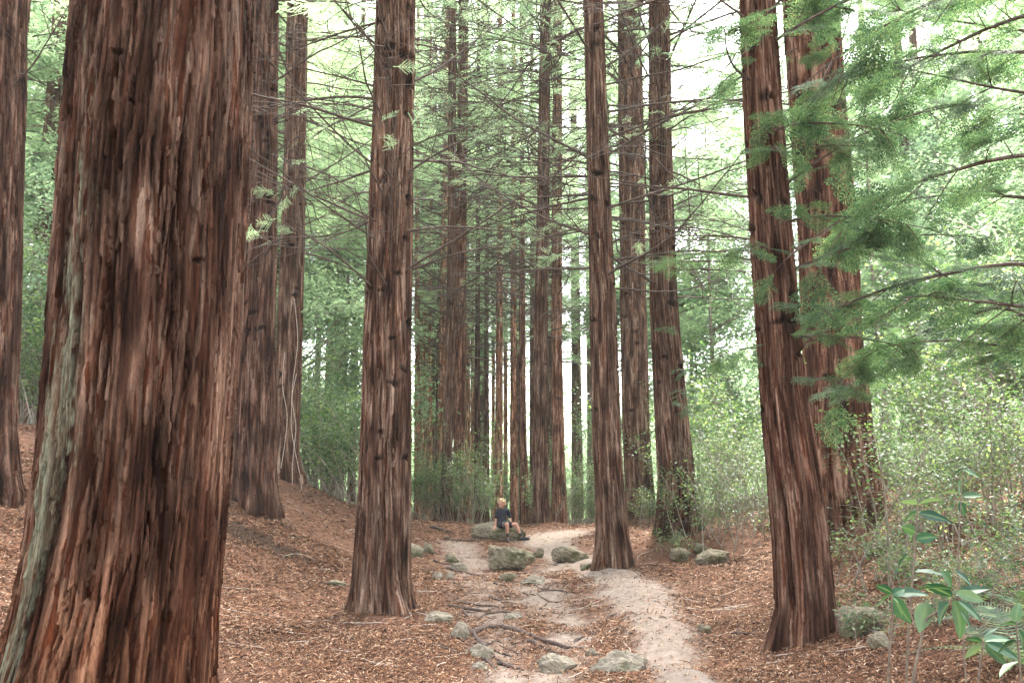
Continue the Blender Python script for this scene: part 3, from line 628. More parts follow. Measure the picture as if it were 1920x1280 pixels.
def shrub_mesh(seed, h, nst, spread, nl, lf=(.05, .022), lowleaf=.25, twig=5):
    r = np.random.default_rng(seed); ms, ml = MB(), MB(); tips = []
    for k in range(nst):
        a = r.uniform(0, TAU); p0 = (r.normal(0, spread*.25), r.normal(0, spread*.25), -.05)
        L = h*r.uniform(.6, 1.1); pts = limb(ms, p0, a, R(r.uniform(62, 86)), L, r.uniform(.006, .018)*(.6+h*.25), r, seg=9, curve=R(r.uniform(-35, 10)), sides=4, wob=.09)
        for q in range(twig):
            i0 = r.integers(3, 10); ya = r.uniform(0, TAU)
            s2 = limb(ms, pts[min(i0, 9)], ya, R(r.uniform(0, 55)), L*r.uniform(.15, .4), .004, r, seg=5, sides=3, curve=R(-20), wob=.12)
            tips += [s2[j] for j in range(1, 6)]
        tips += [pts[j] for j in range(4, 10)]
    tips = np.array(tips); tips = tips[tips[:, 2] > h*lowleaf*r.random(len(tips))]
    Pn = tips[r.integers(0, len(tips), nl)]+r.normal(0, .05+.02*h, (nl, 3))
    sz = r.uniform(.6, 1.3, nl)
    leaves(ml, Pn, r.uniform(0, TAU, nl), r.normal(-.15, .4, nl), lf[0]*sz, lf[1]*sz*1.1, r)
    return ms.mesh('stem', m_stem), ml.mesh('foliage', m_broad, smooth=False)
SHR = [shrub_mesh(200, 2.2, 11, 1.4, 1900, (.075, .038)), shrub_mesh(201, 3.2, 12, 1.7, 2600, (.09, .045)), shrub_mesh(202, 1.3, 9, 1.0, 800, (.07, .035)), shrub_mesh(203, 4.2, 14, 2.4, 2800, (.115, .06)), shrub_mesh(204, 2.6, 6, 1.2, 450, (.05, .02), .5), shrub_mesh(205, .6, 5, .6, 300, (.06, .03), .1)]
def shrub(x, y, k, s, label, group, r, name='shrub'):
    e = link(name, None, loc=(x, y, float(H(x, y)))); tag(e, label, 'shrub' if name == 'shrub' else 'sapling', group)
    az = r.uniform(0, 6)
    link('stem', SHR[k][0], e, rot=(0, 0, az), sc=(s, s, s)); link('foliage', SHR[k][1], e, rot=(0, 0, az), sc=(s, s, s))
r = np.random.default_rng(23)
def band(pxs, Y0, Y1, kinds, s0, s1, label, group, name='shrub'):
    for px in pxs:
        y = r.uniform(Y0, Y1); x = (px-960)/F*y*cp
        lb = label if len(pxs) < 5 else label+', '+('leftmost third' if px < pxs[0]+(pxs[-1]-pxs[0])/3 else 'middle' if px < pxs[0]+(pxs[-1]-pxs[0])*2/3 else 'rightmost third')
        shrub(x, y, kinds[r.integers(len(kinds))], r.uniform(s0, s1), lb, group, r, name)
band(np.linspace(575, 680, 8), 25, 32, (0, 1, 3), .9, 1.3, 'leafy green shrub at the top of the litter bank', 'shrubs on the bank crest')
band(np.linspace(20, 150, 5), 22, 30, (1, 3), .9, 1.4, 'leafy shrub on the slope left of the massive trunk', 'shrubs on the left slope')
band(np.linspace(440, 470, 3), 26, 30, (1, 3), .9, 1.2, 'leafy shrub seen through the gap beside the massive trunk', 'shrubs in the gap')
band([790, 806, 822, 848, 868, 885], 28, 32, (0, 1), .75, 1.0, 'bright leafy bush around the feet of the paired trunks', 'bush around the paired trunks')
band([900, 925, 950, 975, 1000], 50, 60, (1, 3), .9, 1.2, 'pale far shrub beyond the sitting rock', 'far shrubs past the rock')
band(np.linspace(1035, 1110, 7), 31, 38, (0, 1, 4), .8, 1.2, 'tangled pale-stemmed shrub at the end of the path', 'shrubs at the path end')
band(np.linspace(1285, 1440, 9), 22, 30, (1, 3, 4, 0), .8, 1.2, 'leafy shrub in the thicket between leaning and tilted redwoods', 'thicket right of the path')
band(np.linspace(1300, 1460, 7), 19.5, 23, (4, 4, 0), .6, 1.0, 'thin pale sapling rising from the litter by the mossy rocks', 'pale saplings by the rocks', 'sapling')
band(np.linspace(1650, 1980, 9), 18, 27, (1, 3, 3, 0), .9, 1.3, 'bright green shrub on the right-hand slope', 'shrubs on the right slope')
band(np.linspace(1660, 1930, 8), 12, 17, (4, 0, 4), .6, 1.0, 'spindly sapling on the right-hand slope', 'saplings on the right slope', 'sapling')
band(np.linspace(1590, 1900, 6), 8.5, 12, (5,), .6, 1.0, 'low leafy seedling in the litter at the right', 'low seedlings', 'sapling')
band(np.linspace(1690, 1930, 4), 13, 17, (0, 2, 0), .6, .9, 'dense leafy shrub coming down close to the broad redwood', 'near shrubs on the right')
band(np.linspace(1665, 1930, 11), 8, 13, (5, 5, 2), .5, .8, 'low leafy undergrowth plant in the litter beside the seedlings', 'undergrowth by the seedlings')
band(np.linspace(1320, 1450, 6), 17, 22, (2, 4), .7, 1.0, 'low twiggy shrub behind the flat-topped rock', 'twiggy shrubs behind the rocks')
band([1195, 1218], 26, 27, (2,), .7, .9, 'small leafy sprig at the foot of the rear redwood', 'sprigs at redwood foot')
band([1248, 1262], 19.6, 20.2, (5,), .8, 1.1, 'leafy sprig with long stalk before the leaning redwood', 'sprigs before leaning redwood')

# broadleaf trees, far
def broad_tree(seed, h, rad, nl, lf):
    r = np.random.default_rng(seed); ms, ml = MB(), MB()
    pts = limb(ms, (0, 0, -.2), 0, R(86), h*.8, .12, r, seg=10, sides=7, wob=.05); tips = []
    for k in range(26):
        i0 = r.integers(2, 11); L = rad*r.uniform(.5, 1.1); s2 = limb(ms, pts[i0], r.uniform(0, TAU), R(r.uniform(5, 55)), L, .035, r, seg=7, sides=4, wob=.14)
        for q in range(4):
            s3 = limb(ms, s2[r.integers(2, 8)], r.uniform(0, TAU), R(r.uniform(-10, 50)), L*.4, .012, r, seg=4, sides=3, wob=.15); tips += list(s3[1:])
    tips = np.array(tips)
    Pn = tips[r.integers(0, len(tips), nl)]+r.normal(0, .22, (nl, 3))
    sz = r.uniform(.6, 1.4, nl); leaves(ml, Pn, r.uniform(0, TAU, nl), r.normal(-.1, .4, nl), lf*sz, lf*.5*sz, r)
    return ms.mesh('trunk', m_stem), ml.mesh('crown', m_needf, smooth=False)  # pale leaf colour brightens these crowns where they shade each other
BT = [broad_tree(300, 9, 3, 12000, .13), broad_tree(301, 12, 3.6, 16000, .15), broad_tree(302, 21, 4.4, 20000, .21), broad_tree(303, 17, 4.0, 15000, .19)]
r = np.random.default_rng(29)
for (x, y, k, s) in ((-13, 27, 0, 1), (-17, 33, 1, 1), (-11, 36, 0, 1.0), (-9, 40, 1, .9), (13, 28, 0, 1.), (16, 33, 1, 1.), (19, 27, 0, 1), (11, 36, 0, 1.), (22, 36, 1, 1.1), (15, 42, 1, 1.), (-22, 40, 1, 1.1), (9, 44, 0, 1.), (5, 52, 0, .9), (-4, 60, 1, .9), (12.5, 33, 3, 1), (17, 38, 2, 1.05), (22.5, 42, 2, 1.2), (10, 47, 2, 1.15), (27, 50, 2, 1.2), (16, 52, 2, 1.1), (-14, 42, 2, 1.15), (-19, 36, 3, 1.1), (-11, 50, 2, 1.3), (-26, 45, 2, 1.3), (-16, 30, 3, .95), (14, 24, 3, .8), (-30, 55, 2, 1.5), (33, 58, 2, 1.5), (8, 60, 2, 1.5), (-7.0, 41, 3, 1.15), (-8.6, 50, 2, 1.2), (-6.6, 33, 0, 1.1), (8.2, 40, 3, 1.1), (9.5, 55, 2, 1.3)):
    e = link('broadleaf_tree', None, loc=(x, y, float(H(x, y))))
    sd_ = 'left' if x < 0 else 'right'
    tag(e, 'pale bright-green broadleaf tree, '+gap(960+F*x/(y*cp))+(', the farther rank' if y > 34 else ''), 'tree', 'broadleaf trees '+sd_)
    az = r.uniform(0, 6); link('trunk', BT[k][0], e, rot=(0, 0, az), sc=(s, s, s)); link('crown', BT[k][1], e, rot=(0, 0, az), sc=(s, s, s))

# far wood, one mass
r = np.random.default_rng(31); mb = MB(); n = 90000
cx = r.uniform(-110, 110, 420); cy = r.uniform(85, 170, 420); cz = H(cx, cy)+r.uniform(1, 13, 420)
kk = r.integers(0, 420, n); Pn = np.stack([cx[kk], cy[kk], cz[kk]], -1)+r.normal(0, 1, (n, 3))*[2.6, 2.6, 2.6]
leaves(mb, Pn, r.uniform(0, TAU, n), r.normal(0, .5, n), r.uniform(.4, .9, n), r.uniform(.25, .5, n), r)
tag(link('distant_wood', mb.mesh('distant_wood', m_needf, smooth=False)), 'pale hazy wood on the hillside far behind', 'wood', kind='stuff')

# ---------------------------------------------------------------- rocks
def rock_mat(name, c0, c1, moss, mossfac):
    m = bpy.data.materials.new(name); t, b = NT(m)
    a = noise(t, 3.5, 6); a2 = noise(t, 22, 5); a3 = noise(t, 2.2, 5)
    c = ramp(t, a, [(.3, c0), (.65, c1)]); c = mixc(t, .7, c, ramp(t, a2, [(.3, (.45, .45, .45)), (.7, (1.35, 1.35, 1.3))]), 'MULTIPLY')
    c = mixc(t, ramp(t, a3, [(.62-mossfac*.35, (0, 0, 0)), (.75-mossfac*.3, (1, 1, 1))]), c, moss)
    t.links.new(c, b.inputs['Base Color']); b.inputs['Roughness'].default_value = .95; bump(t, b, a2, .7, .03); return m
m_rock = rock_mat('mossy_rock', (.07, .056, .038), (.27, .225, .155), (.060, .058, .022), .38)
m_pale = rock_mat('pale_rock', (.12, .10, .075), (.29, .245, .185), (.10, .095, .05), .2)
import bmesh
def rock_mesh(seed, sx, sy, sz, mat, cuts=14, sub=6):
    r = np.random.default_rng(seed); bm = bmesh.new(); bmesh.ops.create_icosphere(bm, subdivisions=sub, radius=1)
    co = np.array([v.co[:] for v in bm.verts]); fs = np.array([[v.index for v in f.verts] for f in bm.faces]); bm.free()
    for k in range(cuts):
        n = r.normal(0, 1, 3); n /= np.linalg.norm(n); d = r.uniform(.55, .85); s = co@n; m = s > d
        co[m] -= (s[m]-d)[:, None]*n*.92
    off_ = r.uniform(0, 50); nz = 0; a = 1
    for k in range(4):
        f = 1.7*2**k
        nz = nz+a*((vnoise(co[:, 0]*f+off_, co[:, 1]*f+co[:, 2]*f*.7, 400+k)+vnoise(co[:, 2]*f+off_, co[:, 0]*f-co[:, 1]*f*.6, 410+k))-1); a *= .5
    nz2 = (vnoise(co[:, 0]*16+off_, co[:, 2]*16+co[:, 1]*9, 420)-.5)
    nz3 = 1-np.abs(vnoise(co[:, 0]*4+co[:, 2]*2+off_, co[:, 1]*4+co[:, 2]*3, 430)*2-1); co = co*(1+.20*nz+.06*nz2-.10*nz3**3)[:, None]*[sx, sy, sz]
    return mesh('rock', co, [fs], mat)
def rock(px, py, wpx, hpx, label, seed, mat=None, Yd=None, group='rocks along the path', sink=.3, rz=None, name='rock', yy=.7):
    p = hit(px, py) if Yd is None else P(px, py, Yd)
    p[2] += float(ex(p[0], p[1])) if Yd is None else 0; k = p[1]/F; sx = wpx*k/2; sz = hpx*k/(2-sink); r = np.random.default_rng(seed)
    o = link(name, rock_mesh(seed, sx*1.08, sx*yy, sz*1.15, mat or m_rock), loc=(p[0], p[1]+sx*yy*.6, p[2]+sz*(1-sink)*.75), rot=(0, 0, r.normal(0, .12) if rz is None else rz))
    tag(o, label, 'rock', group); return o
rock(950, 1070, 92, 54, 'large rounded mossy boulder in the middle of the path', 1, name='boulder', sink=.15)
RK = rock(932, 1015, 98, 40, 'long low mossy rock the child is sitting on', 22, name='boulder', sink=.2, Yd=24.9, yy=.42)
rock(1068, 1052, 70, 32, 'mossy rock slab left of the slender redwood', 3, sink=.3)
rock(1100, 1068, 34, 18, 'small dark rock touching the foot of the slender redwood', 4)
rock(1275, 1053, 48, 28, 'mossy rock below the leaning redwood', 5)
rock(1342, 1058, 72, 36, 'flat-topped mossy rock in the litter right of the leaning redwood', 6)
rock(1312, 1038, 30, 22, 'small mossy rock tucked behind the flat-topped one', 7)
rock(1612, 1196, 86, 70, 'mottled grey boulder behind the tilted redwood foot', 8, name='boulder', sink=.25)
rock(1650, 1220, 44, 34, 'small dark rock leaning on the mottled boulder', 9)
rock(1655, 1040, 66, 32, 'mossy stone at the foot of the broad redwood', 10)
rock(1160, 1262, 118, 44, 'wide pale rock half sunk in the path at the bottom', 11, m_pale, sink=.9)
rock(1046, 1255, 76, 32, 'pale rounded stone left of the wide sunken rock', 12, m_pale, sink=.7)
rock(1112, 1222, 28, 14, 'small pale stone above the wide sunken rock', 13, m_pale, sink=.6)
rock(778, 1044, 36, 28, 'green mossy stone just right of the scarred trunk', 14)
rock(802, 1036, 26, 20, 'round mossy stone beside the green mossy one', 15)
rock(847, 1054, 30, 20, 'brownish stone by the thin roots', 16)
rock(862, 1068, 36, 14, 'pale flat stone among the roots left of the boulder', 17, m_pale, sink=.6)
rock(822, 1086, 20, 17, 'left of two small pale stones at the path edge', 18, m_pale, sink=.4)
rock(843, 1086, 22, 16, 'right of two small pale stones at the path edge', 19, m_pale, sink=.4)
rock(950, 1090, 38, 18, 'low stone just in front of the large boulder', 20)
rock(1000, 1094, 50, 16, 'pair-like split low stone right in front of the boulder', 21, m_pale, sink=.5)
rock(1012, 1045, 22, 18, 'small lump of rock against the boulder right side', 23)
rock(818, 1166, 50, 24, 'pale stone ledge right of the scarred trunk foot', 24, m_pale, sink=.5)
rock(865, 1190, 34, 30, 'grey stone set in the root bank', 25, m_pale, sink=.5)
rock(905, 1222, 56, 26, 'grey stone under the curling roots', 26, m_pale, sink=.6)
rock(900, 1255, 40, 16, 'small pale stone at the bottom of the root tangle', 27, m_pale, sink=.6)
rock(958, 1160, 40, 16, 'flat pale stone above the long root', 28, m_pale, sink=.7)
rock(1322, 1188, 30, 18, 'dark little stone at the right edge of the clay', 29)
rock(628, 1098, 40, 12, 'low grey-green stone in the litter left of the scarred trunk', 30)

# ---------------------------------------------------------------- roots across the path
m_root = bpy.data.materials.new('root_bark'); t, b = NT(m_root); nn = noise(t, 30, 5, stretch=(1, 1, 1))
t.links.new(ramp(t, nn, [(.3, (.02, .011, .008)), (.55, (.06, .036, .026)), (.75, (.15, .10, .075))]), b.inputs['Base Color']); b.inputs['Roughness'].default_value = .85
bump(t, b, nn, .6, .01)
def gz(x, y):
    x = np.asarray(x, float); y = np.asarray(y, float)
    return H(x, y)+ex(x, y)
def root(pxs, wpx, label, seed, mat=None, name='root', cat='root', group='roots across the path', lift=.7):
    r = np.random.default_rng(seed); pts = np.array([hit(a, b_) for a, b_ in pxs])
    k = np.linspace(0, len(pts)-1, len(pts)*6); q = np.stack([np.interp(k, range(len(pts)), pts[:, j]) for j in range(3)], -1)
    for _ in range(3): q[1:-1] = .25*q[:-2]+.5*q[1:-1]+.25*q[2:]
    q[:, :2] += r.normal(0, .008, q[:, :2].shape)
    s = np.linspace(0, 1, len(q)); rad = 1.1*wpx*q[0, 1]/F/2*(1-.55*s)*(1+.15*np.sin(s*19+seed)); q[:, 2] = gz(q[:, 0], q[:, 1])+rad*(lift+.35*np.sin(s*11+seed))
    q[0, 2] -= .03; q[-1, 2] -= .04
    mb = MB(); mb.tube(q, np.maximum(rad, .006), 8)
    tag(link(name, mb.mesh(name, mat or m_root)), label, cat, group)
root([(885,1182),(915,1172),(960,1172),(1010,1184),(1050,1195),(1075,1200),(1095,1208)], 9, 'longest dark root arching over the hollow in the path', 1)
root([(880,1180),(905,1195),(922,1215),(945,1225)], 9, 'thick root curling down from the start of the longest root', 2)
root([(870,1215),(890,1204),(925,1202),(960,1210)], 7, 'root ridge running along the lip of the hollow', 3)
root([(905,1222),(918,1232),(928,1245)], 8, 'short stub of root below the curling one', 4)
root([(930,1232),(960,1242),(985,1250)], 8, 'thick short root lying at the bottom of the tangle', 5)
root([(990,1185),(1020,1196),(1045,1208),(1055,1216)], 6, 'side root splitting off down from the longest root', 6)
root([(812,1052),(835,1058),(870,1052)], 4, 'thin root near the mossy stones', 7)
root([(835,1010),(860,1012),(890,1014),(925,1010)], 5, 'root running to the left end of the sitting rock', 8)
root([(838,1126),(880,1132),(930,1135),(960,1140)], 5, 'upper of the straight parallel roots', 9)
root([(838,1133),(880,1142),(925,1146),(965,1150)], 6, 'lower of the straight parallel roots', 10)
root([(830,1063),(870,1072),(920,1078)], 5, 'root passing below the flat stone', 11)
root([(905,1152),(940,1146),(970,1148)], 4, 'short thin root beneath the parallel pair', 12)
root([(1075,1190),(1095,1182),(1112,1178),(1120,1186)], 5, 'small arched root at the foot of the clay ridge', 13)
root([(1125,1160),(1140,1155),(1160,1152)], 5, 'dark stick-like root on the clay', 14)
root([(820,1205),(850,1218),(880,1228)], 6, 'half buried root in the litter bank', 15)
rr2 = np.random.default_rng(61)
for k in range(26):
    x0_, y0_ = rr2.uniform(815, 1010), rr2.uniform(1060, 1235); L_ = rr2.uniform(25, 80); sl_ = rr2.normal(.08, .12)
    root([(x0_, y0_), (x0_+L_*.35, y0_+L_*(sl_+rr2.normal(0, .06))), (x0_+L_*.7, y0_+L_*(sl_+rr2.normal(0, .08))), (x0_+L_, y0_+L_*sl_)], rr2.uniform(2.5, 4.5), 'short thin root among the stones left of the clay, '+('farther' if y0_ < 1110 else 'middle' if y0_ < 1175 else 'nearest')+' third', 70+k, group='small roots', lift=.5)
root([(1365,1188),(1395,1190),(1425,1187)], 7, 'broken piece of dead wood in the litter', 16, name='stick', cat='stick', group='sticks')
root([(805,988),(830,994),(848,999)], 6, 'fallen stick near the paired trunks', 17, name='stick', cat='stick', group='sticks')

# fallen sticks on litter
r = np.random.default_rng(41)
m_stick = bpy.data.materials.new('pale_stick'); t, b = NT(m_stick); nn = noise(t, 20, 3)
t.links.new(ramp(t, nn, [(.3, (.26, .19, .14)), (.7, (.55, .46, .38))]), b.inputs['Base Color']); b.inputs['Roughness'].default_value = .8
for k in range(170):
    x = r.uniform(-5, 6); y = r.uniform(8.5, 15) if k < 120 else r.uniform(15, 22)
    if pathmask(np.array([x]), np.array([y]))[0] > .6 or abs(x) > y*.55: continue
    a = r.uniform(0, TAU); L = r.uniform(.2, .8); c_ = r.normal(0, .5); s = np.linspace(-.5, .5, 9)
    q = np.stack([x+np.cos(a)*L*s-np.sin(a)*L*c_*s*s, y+np.sin(a)*L*s+np.cos(a)*L*c_*s*s, 0*s], -1); q[:, 2] = gz(q[:, 0], q[:, 1])+.02
    mb = MB(); mb.tube(q, .0055*(1-.4*np.abs(s)), 5); tag(link('twig', mb.mesh('twig', m_stick)), 'small pale curved twig lying on the red litter', 'twig', 'pale twigs on the litter')

# ---------------------------------------------------------------- big-leaved seedlings, lower right
m_glossy = bpy.data.materials.new('glossy_leaf'); t, b = NT(m_glossy)
oi = node(t, 'ShaderNodeObjectInfo'); at = node(t, 'ShaderNodeAttribute', attribute_name='rib')
lc = ramp(t, oi.outputs['Random'], [(0, (.008, .034, .020)), (.45, (.022, .068, .034)), (.8, (.05, .105, .05)), (1, (.12, .17, .10))])
lc = mixc(t, at.outputs['Fac'], lc, (.12, .18, .09)); nn = noise(t, 12, 3)
lc = mixc(t, .5, lc, ramp(t, nn, [(.3, (.7, .75, .7)), (.7, (1.2, 1.2, 1.15))]), 'MULTIPLY')
t.links.new(lc, b.inputs['Base Color']); b.inputs['Roughness'].default_value = .55; b.inputs['Specular IOR Level'].default_value = .22
tr = node(t, 'ShaderNodeBsdfTranslucent'); mx = node(t, 'ShaderNodeMixShader', i_0=.22); t.links.new(mixc(t, 1., lc, (1.4, 1.5, .8), 'MULTIPLY'), tr.inputs['Color'])
t.links.new(b.outputs[0], mx.inputs[1]); t.links.new(tr.outputs[0], mx.inputs[2]); t.links.new(mx.outputs[0], t.nodes['Material Output'].inputs['Surface'])
m_dstem = bpy.data.materials.new('dark_stem'); t, b = NT(m_dstem); nn = noise(t, 40, 3)
t.links.new(ramp(t, nn, [(.3, (.05, .035, .025)), (.7, (.15, .12, .08))]), b.inputs['Base Color'])
def big_leaf(L, W, bend=.18, seed=0):
    r = np.random.default_rng(seed); ns, nw = 12, 6; V, Fc, rib = [], [], []
    for i in range(ns+1):
        s = i/ns; w_ = W/2*(math.sin(math.pi*s**.8)**.85 if 0 < s < 1 else .03)
        for j in range(-nw//2, nw//2+1):
            v = j/(nw/2); V.append((L*s, w_*v, abs(v)*w_*.28-bend*L*s*s+.012*L*math.sin(s*14+seed)*abs(v))); rib.append(1. if j == 0 else 0.)
    m_ = nw+1
    for i in range(ns):
        for j in range(nw): Fc.append((i*m_+j, (i+1)*m_+j, (i+1)*m_+j+1, i*m_+j+1))
    return mesh('leaf', V, [Fc], m_glossy, attrs={'rib': [v*.6 for v in rib]})
BL = [big_leaf(.16, .066, .22, 0), big_leaf(.15, .085, .35, 1), big_leaf(.18, .064, .2, 2), big_leaf(.12, .07, .3, 3)]
def seedling(stems, leafs, Yd, label):
    """stems: list of pixel polylines; leafs: (px,py, screen angle deg, length px, kind, pitch toward camera)"""
    b0 = P(*stems[0][-1], Yd); e = link('broadleaf_seedling', None, loc=(b0[0], b0[1], float(H(b0[0], b0[1])))); org = np.array(e.location[:])
    tag(e, label, 'seedling', 'broad-leaved seedlings')
    for st in stems:
        q = np.array([P(a, b_, Yd) for a, b_ in st]); q = np.vstack([q, [q[-1][0], Yd, float(H(q[-1][0], Yd))-.03]]) if st is stems[0] or st[-1][1] > 1240 else q
        kk = np.linspace(0, len(q)-1, len(q)*5); q = np.stack([np.interp(kk, range(len(q)), q[:, j]) for j in range(3)], -1)
        for _ in range(3): q[1:-1] = .25*q[:-2]+.5*q[1:-1]+.25*q[2:]
        mb = MB(); mb.tube(q-org, np.linspace(.0022, .0048, len(q)), 6); link('stem', mb.mesh('stem', m_dstem), e)
    r = np.random.default_rng(int(stems[0][0][0]))
    for px, py, ang, lp, k, roll in leafs:
        a = P(px, py, Yd+r.normal(0, .05)); s = lp*Yd/F/[.16, .15, .19, .12][k]
        # base direction in the picture plane (x right, z up), tilt towards/away from camera
        d = Vector((math.cos(R(ang)), r.normal(-.15, .3), math.sin(R(ang)))).normalized()
        q = d.to_track_quat('X', 'Z'); o = link('leaf', BL[k], e, loc=a-org, sc=(s, s, s)); o.rotation_mode = 'QUATERNION'; o.rotation_quaternion = q@Euler((R(roll), 0, 0)).to_quaternion()
seedling([[(1722,938),(1718,985),(1712,1075),(1704,1180),(1698,1290)], [(1735,1160),(1722,1220),(1706,1290)]],
 [(1722,945,165,44,2,40),(1722,945,20,50,2,-30),(1720,960,200,60,2,50),(1722,962,-10,60,2,60),(1720,1000,150,34,1,70),(1718,1010,10,36,3,80),(1716,1050,165,34,2,20),
  (1702,1040,215,64,0,50),(1715,1072,5,52,0,15),(1765,1070,-50,36,3,60),(1790,1070,-35,40,0,30)], 3.3, 'tall broad-leaved seedling beside the mottled boulder')
seedling([[(1672,1112),(1674,1160),(1668,1220),(1664,1290)]],
 [(1672,1114,200,54,0,40),(1674,1112,150,40,0,60),(1675,1118,-75,52,1,70),(1675,1115,12,62,0,35),(1672,1116,30,30,3,60),(1674,1120,-50,36,3,20)], 3.1, 'seedling with one pale hanging leaf, left of the tall one')
seedling([[(1786,1118),(1770,1140),(1735,1158),(1726,1205),(1708,1290)]],
 [(1786,1118,150,60,0,50),(1790,1115,20,66,2,40),(1780,1130,215,60,1,75),(1786,1125,-68,74,1,60),(1795,1125,-35,62,2,40),(1792,1110,-15,50,0,70),(1740,1128,250,56,1,80),(1788,1105,170,70,2,20),(1800,1145,-50,44,2,50)], 2.9, 'seedling with the largest glossy dark leaves at the right')
seedling([[(1845,1200),(1840,1230),(1832,1290)]],
 [(1845,1202,10,62,2,30),(1848,1205,-20,66,2,50),(1842,1204,160,48,2,40),(1846,1208,-45,48,0,60),(1843,1195,40,40,2,20),(1840,1212,205,40,0,70),(1850,1200,-2,76,2,10)], 3.0, 'low spreading seedling in the bottom right corner')
seedling([[(1905,1165),(1910,1220),(1915,1290)]], [(1905,1170,170,50,2,30),(1908,1180,-60,40,1,60),(1905,1165,80,36,3,40),(1906,1200,200,56,2,50),(1908,1240,190,66,2,10)], 2.9, 'seedling cut by the right edge of the photo')
seedling([[(1805,875),(1802,940),(1798,1000),(1796,1060)]], [(1805,880,200,34,0,40),(1805,880,-20,34,0,40),(1806,900,230,30,1,60),(1802,905,-60,30,1,70),(1800,925,170,34,0,20),(1804,930,10,36,0,50),(1800,940,-80,26,1,50)], 5.2, 'upright seedling with dark leaf clusters on the right slope')

# fern
def fern_frond(L, seed):
    r = np.random.default_rng(seed); V, Fc = [], []; n = 26; s = np.linspace(0, 1, n)
    cx, cz = L*s, .35*L*s-.55*L*s*s
    for i in range(2, n-1):
        for sg in (-1, 1):
            l = .17*L*math.sin(math.pi*(s[i]*.8+.2))**.8+.006; w_ = .011*L*2
            k = len(V); V += [(cx[i]-w_/2, 0, cz[i]), (cx[i]+w_/2, 0, cz[i]), (cx[i]+l*.35+w_*.2, sg*l, cz[i]-.1*l), (cx[i]+l*.3-w_*.2, sg*l*.9, cz[i]-.08*l)]; Fc.append((k, k+1, k+2, k+3))
    mb = MB(); mb.add(V, Fc, 1); mb.tube(np.stack([cx, 0*cx, cz], -1), .0025, 4, 0); return mb.mesh('frond', [m_dstem, m_broad], smooth=False)
FR = [fern_frond(.8, 1), fern_frond(.65, 2)]
for (px, py, Yd, s, lab) in ((1905, 1100, 7.0, 1.0, 'pale green fern arching at the right edge above the litter'), (1930, 1150, 8.0, .9, 'fern partly cut off by the right edge')):
    p = P(px, py, Yd); e = link('fern', None, loc=(p[0], p[1], float(H(p[0], p[1])))); tag(e, lab, 'fern', 'ferns at the right edge'); r = np.random.default_rng(int(px))
    for k in range(9): link('frond', FR[k % 2], e, rot=(r.normal(0, .2), -R(r.uniform(5, 40)), k*TAU/9+r.normal(0, .2)), sc=(s, s, s))

for n_, (pl, lab) in enumerate((([(534,660),(528,720),(540,780),(533,840),(524,893)], 'pale vine winding up the left of the slim bank redwood'), ([(552,560),(560,640),(548,720),(545,800),(556,860),(566,905)], 'pale vine hanging in front of the slim bank redwood'), ([(556,700),(546,745),(556,800),(549,860),(548,903)], 'thin pale vine crossing the slim bank redwood'))):
    q = np.array([P(a, b_, 22.6) for a, b_ in pl]); kk = np.linspace(0, len(q)-1, 26); q = np.stack([np.interp(kk, range(len(q)), q[:, j]) for j in range(3)], -1)
    for _ in range(3): q[1:-1] = .25*q[:-2]+.5*q[1:-1]+.25*q[2:]
    q[-1, 2] = min(q[-1, 2], float(H(q[-1, 0], 22.6))); mb = MB(); mb.tube(q, .007, 6); tag(link('vine', mb.mesh('vine', m_stick)), lab, 'vine')

# ---------------------------------------------------------------- overhanging green branches from trees right of the frame
T = make_trunk([(2140, 0, 150), (2150, 640, 170), (2160, 1100, 190)], 10.5, top=15, seed=50, du=.03, dv=.05)
e = tree(T, 'redwood outside the frame whose green sprays hang over the right side', branches=[], topcrown=False, seed=50)
r = np.random.default_rng(53)
for (px, py, Yd, az, pitch, k, s) in (
   (2060,-60,9.5,186,-5,2,1.2),(2060,110,9.8,176,-4,1,1.2),(2060,290,9.3,183,0,2,1.1),(2060,500,10,178,6,2,1.15),(2080,640,10.3,184,4,4,1.2),(2060,390,11.5,172,2,1,1.2),
   (2060,0,11.5,170,-8,2,1.3),(1990,180,10.5,192,-5,4,1.),(2030,590,9.2,188,6,0,1.2),(2080,-140,10,180,-6,1,1.3),(2050,700,11,180,8,1,1.),(2050,560,12,176,0,2,1.2),(2040,60,12,186,-10,4,1.2)):
    p = P(px, py, Yd)-np.array([T.x0, T.y0, T.zg])
    link('branch', GREEN_N[k], e, loc=p, rot=(r.normal(0, .3), R(-pitch), R(az)), sc=(s, s, s))
# sprays of the tilted trunk (placed on its visible side)
tilted = [o for o in S.objects if o.get('label', '').startswith('tilted dark')][0]
for (hh, az, pitch, k, s) in ((2.55,-60,0,3,.7),(3.0,-35,5,0,.7),(3.3,-75,-5,3,.8),(3.7,-20,8,1,.75),(4.2,-50,5,0,.8),(4.6,-10,25,1,.8),(5.2,-60,0,0,.8),(5.8,-130,0,0,.8),(6.2,-20,15,1,.9),(3.9,-120,0,3,.7),(2.9,200,-3,3,.55),(6.4,-70,0,1,.8),(4.9,-95,-4,3,.8)):
    zc = tilted.location[2]+hh; link('branch', GREEN_N[k], tilted, loc=(-(hh-1)*.045-.05+math.cos(R(az))*.15, math.sin(R(az))*.15, hh), rot=(r.normal(0, .3), R(-pitch), R(az)), sc=(s, s, s))
